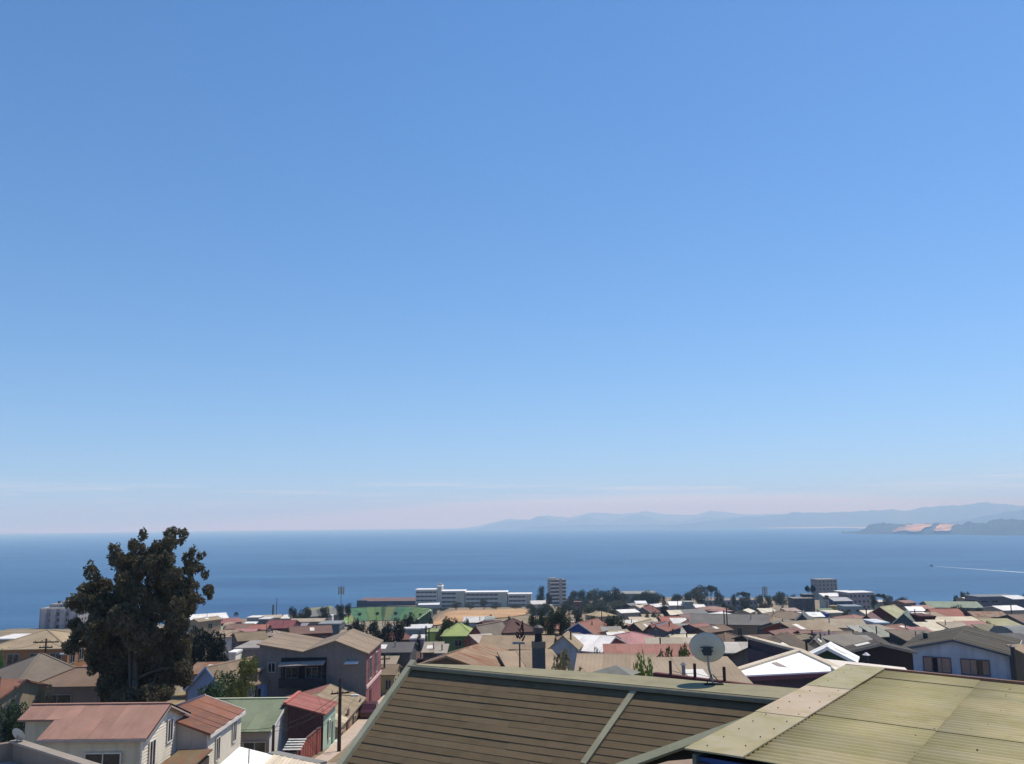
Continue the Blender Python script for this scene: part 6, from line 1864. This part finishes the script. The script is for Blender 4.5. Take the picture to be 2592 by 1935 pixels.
for i, (px, py, w_, k) in enumerate(((1062, 1546, 30, 'tree left of the school porch path'), (1095, 1540, 34, 'bushy tree in front of the school stair tower'), (1118, 1538, 40, 'dark tree left of the dirt field top'),
        (1155, 1524, 38, 'pale green tree before the school middle wing'), (1190, 1528, 30, 'second pale tree before the school middle wing'), (1225, 1516, 26, 'dark tree in front of the school long wing'),
        (1255, 1528, 40, 'low tree before the school long wing'), (1305, 1530, 40, 'low tree before the school right wing'))):
    T(k, px, py, w_, 7, 'round', (OLG if i in (3, 4) else '333a30'), d=640, seed=i % 3)
for px, py, w_, hh, kd, k in ((1090, 1568, 20, 6, 'cypress', 'pointed dark conifer left of the lime house trees'), (1053, 1576, 24, 5, 'round', 'dark tree left of the pointed conifer'), (1072, 1580, 14, 4, 'round', 'small shrub beside the pointed conifer'),
        (1130, 1564, 58, 7, 'round', 'big dark tree behind the lime green house'), (1150, 1565, 24, 6, 'round', 'dark crown right of the big lime house tree'), (1243, 1556, 10, 4, 'round', 'tiny bush on the dirt field edge'),
        (1288, 1560, 16, 5, 'round', 'small bush above the brick house'), (1350, 1552, 44, 8, 'round', 'green tree at the right end of the dirt field'), (1372, 1545, 30, 8, 'round', 'olive tree right of the dirt field'),
        (1395, 1553, 50, 8, 'round', 'wide olive tree behind the blue gable'), (1432, 1556, 50, 8, 'round', 'broad green tree left of the yellow tan roof'), (1466, 1552, 34, 7, 'round', 'green tree beside the yellow tan roof'),
        (1500, 1560, 22, 6, 'round', 'dark bush under the yellow tan roof'), (1545, 1558, 40, 7, 'round', 'tree right of the yellow tan roof'), (1570, 1560, 30, 7, 'round', 'tree left of the stepped cream roofs'),
        (1420, 1540, 40, 9, 'round', 'tree in front of the striped apartment tower'), (1395, 1534, 24, 8, 'round', 'tree left in front of the striped tower')):
    T(k, px, py, w_, hh, kd, rnd.choice(('343c2c', '48492e', '424c34')))
for i, (px, py, w_, hh, k) in enumerate(((1370, 1484, 22, 16, 'tall tree with split top left of the striped tower'), (1388, 1500, 22, 12, 'tree touching the left side of the striped tower'), (1364, 1505, 20, 11, 'low tree left of the striped tower'),
        (1452, 1496, 44, 14, 'first big park tree right of the striped tower'), (1478, 1494, 44, 14, 'second big park tree from the striped tower'), (1505, 1492, 46, 15, 'third big park tree from the striped tower'),
        (1530, 1496, 44, 14, 'fourth big park tree from the striped tower'), (1553, 1488, 46, 16, 'tallest dark crown of the park trees'), (1578, 1500, 40, 13, 'park tree right of the tallest crown'),
        (1610, 1505, 44, 12, 'park tree before the long grey sea wall'), (1640, 1496, 46, 14, 'dark tree at the right end of the park'), (1663, 1500, 40, 13, 'last tree of the park before the pine'),
        (1470, 1515, 50, 12, 'lower park tree around the brick tower house'), (1515, 1518, 60, 12, 'lower wide park tree in the middle'), (1560, 1520, 60, 12, 'lower wide park tree right of the middle'), (1440, 1520, 40, 11, 'lower park tree below the tower'))):
    T(k, px, py, w_, hh, 'round', ('3c463c', '363f36', '484a38')[i % 3], d=560 - 60 * (i > 11), seed=i % 3, group='park trees by the sea')
for i, (px, py, w_, hh, k) in enumerate(((1345, 1530, 40, 8, 'green tree before the cream houses left of the tower'), (1380, 1526, 44, 9, 'dark tree filling the gap under the tower'), (1425, 1528, 50, 9, 'wide dark tree under the striped tower'),
        (1455, 1536, 50, 9, 'dark tree in front of the brick tower house'), (1490, 1532, 56, 10, 'broad dark tree behind the yellow tan roof'), (1530, 1530, 56, 10, 'broad dark tree right behind the yellow tan roof'),
        (1566, 1532, 44, 9, 'dark tree left of the tiny dark cabin'), (1412, 1552, 60, 8, 'olive tree mass above the terracotta wing'), (1360, 1566, 50, 7, 'olive tree left of the terracotta wing'), (1550, 1545, 40, 8, 'dark tree between yellow tan roof and white low roof'))):
    T(k, px, py, w_, hh, 'round', ('3a4236', '444a34', '363e34')[i % 3], d=(420 if py < 1540 else 270), seed=i % 3, group='park trees by the sea')
for lab, px, py, w_, rf_, wl in (('white low house left of the striped tower base', 1362, 1521, 36, 'cfccc4', 'b0aaa0'), ('cream walled house under the school right wing', 1378, 1531, 40, 'c4bba8', 'b8b0a0'), ('long grey sea wall roof behind the park trees', 1600, 1497, 110, '9aa09a', '6c7276')):
    house(lab, px, py, w_, 's', 0, rf_, wl, d=480 if 'wall roof' not in lab else 640, dep=8)
T('tall dark araucaria pine among the white roofs', 1680, 1511, 34, 15, 'pine', '20261f', d=300, seed=0)
for i, (px, py, w_, hh, kd, k) in enumerate(((1712, 1504, 44, 9, 'round', 'bushy tree between the pine and the big seafront tree'), (1738, 1500, 30, 10, 'round', 'tree left of the big seafront tree'),
        (1772, 1484, 66, 18, 'round', 'big ragged seafront tree over the mauve block'), (1796, 1482, 36, 17, 'umbrella', 'crown leaning right from the big seafront tree'), (1818, 1496, 30, 12, 'round', 'rusty tree right of the big seafront tree'),
        (1856, 1504, 18, 10, 'round', 'small round tree behind the mauve block'), (1880, 1498, 34, 12, 'umbrella', 'flat umbrella pine behind the mauve block'), (1884, 1508, 36, 9, 'round', 'bushy tree under the umbrella pine'),
        (1922, 1506, 30, 10, 'round', 'dark tree right of the mauve block'), (1945, 1508, 26, 10, 'round', 'dark tree left of the broad domed tree'), (1975, 1499, 52, 13, 'round', 'broad domed tree at the right seafront'),
        (2008, 1506, 26, 10, 'round', 'thin tree left of the stacked brown house'), (1845, 1532, 50, 7, 'round', 'dark tree in front of the mauve block'), (1890, 1530, 50, 7, 'round', 'second dark tree in front of the mauve block'),
        (1935, 1528, 40, 7, 'round', 'olive tree left of the teal row'), (1830, 1527, 20, 8, 'round', 'narrow tree at the left of the mauve block'))):
    T(k, px, py, w_, hh, kd, ('3c463c', '363e34', '4a483a')[i % 3], d=520 if py < 1515 else 360, seed=i % 3, group='seafront trees')
T('monkey puzzle tree with flat topped crown over the stacked house', 2050, 1482, 28, 14, 'umbrella', '20262a', d=420, seed=1)
T('ragged palm beside the blue walled house', 2092, 1507, 18, 10, 'palm', '3a4030', d=400)
for i, (px, py, w_, hh, kd, k) in enumerate(((2226, 1503, 34, 9, 'umbrella', 'thin wide tree right of the beige three storey block'), (2248, 1508, 30, 8, 'round', 'shrubby tree by the sea right of the beige block'), (2280, 1512, 44, 8, 'round', 'mauve tinted tree over the reddish house'),
        (2418, 1508, 18, 7, 'round', 'brown shrub left of the two dark shore trees'), (2437, 1500, 18, 10, 'cypress', 'left of the two dark shore trees'), (2449, 1499, 18, 10, 'round', 'right of the two dark shore trees'),
        (2338, 1546, 30, 7, 'round', 'dark tree left of the big terracotta roof'), (2428, 1533, 56, 7, 'round', 'sprawling shrub tree right of the terracotta roof'), (2450, 1545, 40, 6, 'round', 'dark shrub under the sprawling shrub tree'),
        (2480, 1540, 30, 6, 'round', 'shrub left of the bright white long roof'), (2592, 1505, 24, 7, 'round', 'tree at the right edge on the shore'), (2210, 1508, 20, 8, 'round', 'small tree at the right end of the beige block'))):
    T(k, px, py, w_, hh, kd, ('3c4034', '46463c', '363a34')[i % 3], d=430 if py < 1515 else 225, seed=i % 3, group='seafront trees')
T('dry grey brown bush right of the chimney', 1432, 1652, 100, 2.5, 'shrub', '82785a', d=33, cat='shrub', seed=1)
T('fresh green bush poking above the moss green deck', 1622, 1662, 66, 2.5, 'shrub', '6b7d3c', d=31, cat='shrub', seed=0)
T('dark bush beside the salmon wall', 1508, 1643, 34, 4, 'round', '27301f', d=72, cat='shrub')
T('green hedge along the terracotta roof left of the dish', 1690, 1642, 90, 4, 'shrub', '4a5c2e', d=64, cat='shrub', seed=2)
T('second clump of green hedge nearer the dish', 1735, 1636, 50, 4, 'shrub', '46562c', d=62, cat='shrub', seed=1)

# ================================================================== poles, masts, cables, cars
def pole(label, px, pb, pt, d, r0=.11, arms=(), lamp=None, name='utility_pole', cat='utility pole', col='4a3c32'):
    b = P(px, pb, d); g = ground(b.x, d)
    tp = P(px + (pb - pt) * .012, pt, d)
    t = thing(name, label, cat, (b.x, d, min(g, b.z) - .2))
    H = tp.z - t.location.z
    MB().tube((0, 0, 0), (0, 0, H), r0, r0 * .75, 10).build('shaft', mat(col, 'wall'), t)
    for zf, ln, rz in arms:
        o = MB().box(-ln / 2, ln / 2, -.05, .05, H * zf - .06, H * zf + .06).build('crossarm', mat('3c3028', 'wall'), t); o.rotation_euler = (0, 0, R(rz))
        for k in (-.42, -.15, .15, .42): MB().tube((k * ln, 0, H * zf + .06), (k * ln, 0, H * zf + .22), .035).build('insulator', mat('6a6460'), o)
    if lamp:
        zf, dx, dz = lamp
        a = MB().tube((0, 0, H * zf), (dx, 0, H * zf + dz), .035).build('lamp_arm', mat('55504a'), t)
        s = 1 if dx > 0 else -1
        MB().box(dx - .05 * s, dx + .6 * s, -.13, .13, H * zf + dz - .06, H * zf + dz + .1).build('lamp_head', mat('d6d4ce'), t)
    return t
pole('dark wooden utility pole in the street before the tan row house', 858, 1906, 1716, 80, .17, ((.80, 1.6, 20),), (.78, 1.0, -.1))
pole('wooden utility pole in front of the ochre house', 972, 1790, 1655, 118, .14, ((.9, 1.4, 10),))
pole('tall dark utility pole at the bend of the street', 1078, 1672, 1585, 150, .16, ((.93, 1.6, 0),))
pole('thin pole left of the lime house front', 1105, 1640, 1586, 165, .13, ())
pole('thin reddish pole right of the street bend', 1113, 1660, 1592, 140, .11, (), None, 'utility_pole', 'utility pole', '6a4434')
pole('short thin pole against the lime green roof', 1137, 1610, 1574, 150, .12, ())
pole('short black post before the moss green roofed house', 690, 1925, 1836, 70, .13, ())
pole('thin post standing on the white roof at bottom centre', 629, 1945, 1897, 40, .03, ())
pole('wooden pole with double crossarm before the orange house', 113, 1680, 1617, 96, .12, ((.96, 2.6, 4), (.90, 1.4, 4)), (.72, 1.6, .9))
pole('thin pole behind the mauve hip roof house', 674, 1625, 1582, 165, .08, ())
pole('dark post beside the little cream gable hut', 2043, 1660, 1620, 62, .1, ())
for lab, px, pb, pt, d in (('thin dark pole over the terracotta pyramid roof', 1499, 1600, 1574, 160), ('thin pole over the tan and brown hip roof', 1427, 1612, 1592, 130), ('thin pole rising from the veranda house', 1704, 1612, 1592, 118),
        ('black twin chimney post on the large beige house, left one', 1833, 1566, 1545, 160), ('black chimney post on the large beige house, right one', 1840, 1566, 1540, 160), ('dark post at the right end of the large beige house', 1919, 1560, 1543, 168),
        ('thin pole on the tan gable with red front', 1981, 1606, 1582, 125), ('thin pole beside the maroon dark roofed gable', 2194, 1566, 1540, 160), ('thin pole among the roofs left of the yellow tan hip', 1523, 1562, 1545, 255),
        ('thin pole before the salmon hip roof', 1716, 1540, 1520, 330), ('thin pole over the white shed roofs at right', 2560, 1548, 1528, 230), ('leaning thin pole near the lime annex', 1086, 1612, 1590, 150)):
    pole(lab, px, pb, pt, d, .08 + d * .0003, ())
def mast(label, px, pb, pt, d, r0=.25, head=0):
    b = P(px, pb, d); g = ground(b.x, d)
    t = thing('mast', label, 'mast', (b.x, d, g - .3)); H = P(px, pt, d).z - t.location.z
    MB().tube((0, 0, 0), (0, 0, H), r0, r0 * .6, 8).build('shaft', mat('5c5a56'), t)
    if head:
        fr = MB()
        for k in range(4): fr.box(-head / 2, head / 2, -.15, .15, H - 1 - k * 1.5, H - .7 - k * 1.5)
        fr.box(-head / 2, -head / 2 + .3, -.15, .15, H - 6, H - .7).box(head / 2 - .3, head / 2, -.15, .15, H - 6, H - .7)
        f_ = fr.build('head_frame', mat('8a847a'), t)
        for k in range(3):
            for j in range(4): MB().box(-head / 2 + head * j / 4 + .2, -head / 2 + head * (j + 1) / 4 - .2, -.5, -.16, H - 2.1 - k * 1.5, H - 1.1 - k * 1.5).build('floodlight', mat('a39c90'), t)
mast('tall floodlight mast with lamp frame standing against the sea', 863, 1534, 1483, 600, .25, 4)
mast('thin steel mast on the left shore cliff', 700, 1550, 1514, 420, .22)
mast('lattice stub mast beside the thin steel mast', 691, 1552, 1531, 420, .6)
mast('thin red mast behind the right seafront trees', 1937, 1520, 1483, 560, .22, 3)
mast('dark floodlight mast crossing the green stands', 969, 1590, 1533, 480, .25, 1.6)
def cable(label, a, b, sag):
    t = tag(None or bpy.data.objects.new('cable', None), label, 'cable', 'overhead cables'); COL.objects.link(t); t.location = a
    pts = [Vector(a).lerp(Vector(b), k / 10) - Vector((0, 0, sag * 4 * (k / 10) * (1 - k / 10))) - Vector(a) for k in range(11)]
    mb = MB()
    for i in range(10): mb.tube(pts[i], pts[i + 1], .018, n=4)
    mb.build('wire', mat('2c2a2a'), t)
pa, pb_ = P(866, 1752, 80), P(692, 1842, 70)
cable('upper cable from the street pole down to the black post', pa, pb_, .4)
cable('lower cable from the street pole down to the black post', pa - Vector((0, 0, .35)), pb_ - Vector((0, 0, .3)), .5)
cable('cable from the black post to the left along the moss green eave', pb_, P(610, 1848, 70), .05)
cable('cable between the first two street poles', pa + Vector((0, 0, .9)), P(973, 1662, 118), .5)
cable('cable between the second and third street poles', P(973, 1662, 118), P(1079, 1590, 150), .5)
for i, (a, b, k) in enumerate(((P(1079, 1589, 150), P(1138, 1576, 150), 'bend pole to the short pole by the lime roof'), (P(1079, 1591, 150), P(1106, 1588, 165), 'bend pole to the thin pole left of the lime house'), (P(868, 1722, 80), P(690, 1640, 120), 'street pole to the grey warehouse roof'),
        (P(114, 1618, 96), P(20, 1640, 92), 'double crossarm pole to the left edge'), (P(114, 1618, 96), P(225, 1650, 100), 'double crossarm pole to the big tree'), (P(974, 1657, 118), P(1030, 1625, 140), 'second street pole to the narrow grey green house'))):
    cable('thin cable from the ' + k, a, b, .35)
for i, (px, py, w_, k) in enumerate(((1535, 1590, 26, 'small green tree right of the terracotta pyramid roof'), (1660, 1548, 30, 'garden tree at the foot of the tall pine'), (1640, 1552, 24, 'garden bush left of the tall pine foot'), (1752, 1582, 22, 'garden bush before the rose tiled house'),
        (1948, 1588, 22, 'green bush before the dark teal row'), (2010, 1548, 26, 'garden tree behind the white roof sheets'), (2245, 1562, 22, 'garden bush beside the dark red gable'), (2262, 1566, 20, 'second garden bush beside the dark red gable'),
        (2500, 1574, 40, 'dark hedge under the yellow green flat roof'), (2535, 1552, 30, 'garden tree under the bright white long roof'), (2060, 1560, 24, 'garden tree beside the blue water tank'), (880, 1604, 22, 'bush behind the warehouse ridge'),
        (730, 1590, 20, 'bush between mauve house and red brown shed'), (1180, 1566, 20, 'bush behind the red brown gable'), (1060, 1600, 16, 'bush beside the round painted wall'), (2138, 1546, 22, 'garden tree beside the cream boxy roof'))):
    T(k, px, py, w_, 4.5, 'round', ('46522f', '3a4630', '525430')[i % 3], d=(150 if py > 1570 else 215), cat='shrub' if w_ < 24 else 'tree', seed=i % 3)
def car(label, px, py, d, rz, col):
    q = P(px, py, d); g = ground(q.x, d)
    t = thing('car', label, 'car', (q.x, d, g + .08), R(rz))
    v, pr = [], [(-2.1, .35), (-2.1, .85), (-1.9, .95), (-1.2, 1.0), (-.7, 1.45), (.7, 1.45), (1.25, 1.0), (2.0, .88), (2.15, .6), (2.1, .35)]
    for y in (-.8, .8): v += [(x, y * (.85 if z > 1.1 else 1), z) for x, z in pr]
    n = len(pr)
    f = [tuple(range(n)), tuple(range(2 * n - 1, n - 1, -1))] + [(i, n + i, n + (i + 1) % n, (i + 1) % n) for i in range(n)]
    bo = mesh('body', v, f, mat(col, 'plain', .3, .5), t)
    for y in (-.74, .74): MB().box(-.95, .95, y - .03, y + .03, 1.03, 1.36).build('side_window', GLASS, bo)
    MB().add([(1.21, -.66, 1.06), (1.21, .66, 1.06), (.76, .62, 1.42), (.76, -.62, 1.42)], [(0, 1, 2, 3)]).build('windscreen', GLASS, bo)
    for x in (-1.35, 1.35):
        for y in (-.8, .8):
            w_ = MB().tube((x, y - .1, .32), (x, y + .1, .32), .32, n=14).build('wheel', mat('1c1c1e'), t)
            MB().tube((x, y - .11, .32), (x, y + .11, .32), .17, n=10).build('rim', mat('8c8c90'), w_)
car('dark blue car parked at the bend of the street', 1104, 1668, 126, 10, '242838')
car('white van like car just over the dark shingle roof corner', 1086, 1674, 110, 5, 'd8d8d6')
car('dark red car parked in the shade beside the red street front', 936, 1808, 99, 92, '4a1c22')
# water tank, stove pipes
q = P(2090, 1551, 235); t = thing('water_tank', 'blue plastic water tank among the white and cream roofs', 'water tank', (q.x, 235, q.z - 2.4))
MB().tube((0, 0, .9), (0, 0, 2.2), .75, .75, 16).tube((0, 0, 2.2), (0, 0, 2.45), .75, .3, 16).build('tank', mat('2c4a9c', 'plain', .5), t)
MB().box(-.9, .9, -.9, .9, -4, .9).build('stand', mat('6c6a6c', 'wall'), t)
for lab, px, pt, pb, d, rr in (('galvanised stove pipe with cone cap before the black brown gable', 2194, 1652, 1676, 52, .10), ('black stove pipe right of the pale blue house', 2570, 1632, 1712, 70, .16), ('square black flue beside the pale blue house roof', 2343, 1598, 1622, 90, .22)):
    q = P(px, pb, d); t = thing('stove_pipe', lab, 'stove pipe', (q.x, d, q.z - 1.0)); H = P(px, pt, d).z - t.location.z
    MB().tube((0, 0, 0), (0, 0, H - .15), rr, rr, 10).build('shaft', mat('3a3a3c' if 'black' in lab else '8c8e90', 'plain', .5), t)
    MB().tube((0, 0, H - .14), (0, 0, H), rr * 2.2, rr * .4, 10).build('cap', mat('b8babc' if 'galv' in lab else '4a4a4c', 'plain', .5), t)
dups = {k: v for k, v in LABELS.items() if len(v) > 1}
if dups: print('DUPLICATE LABELS', dups)
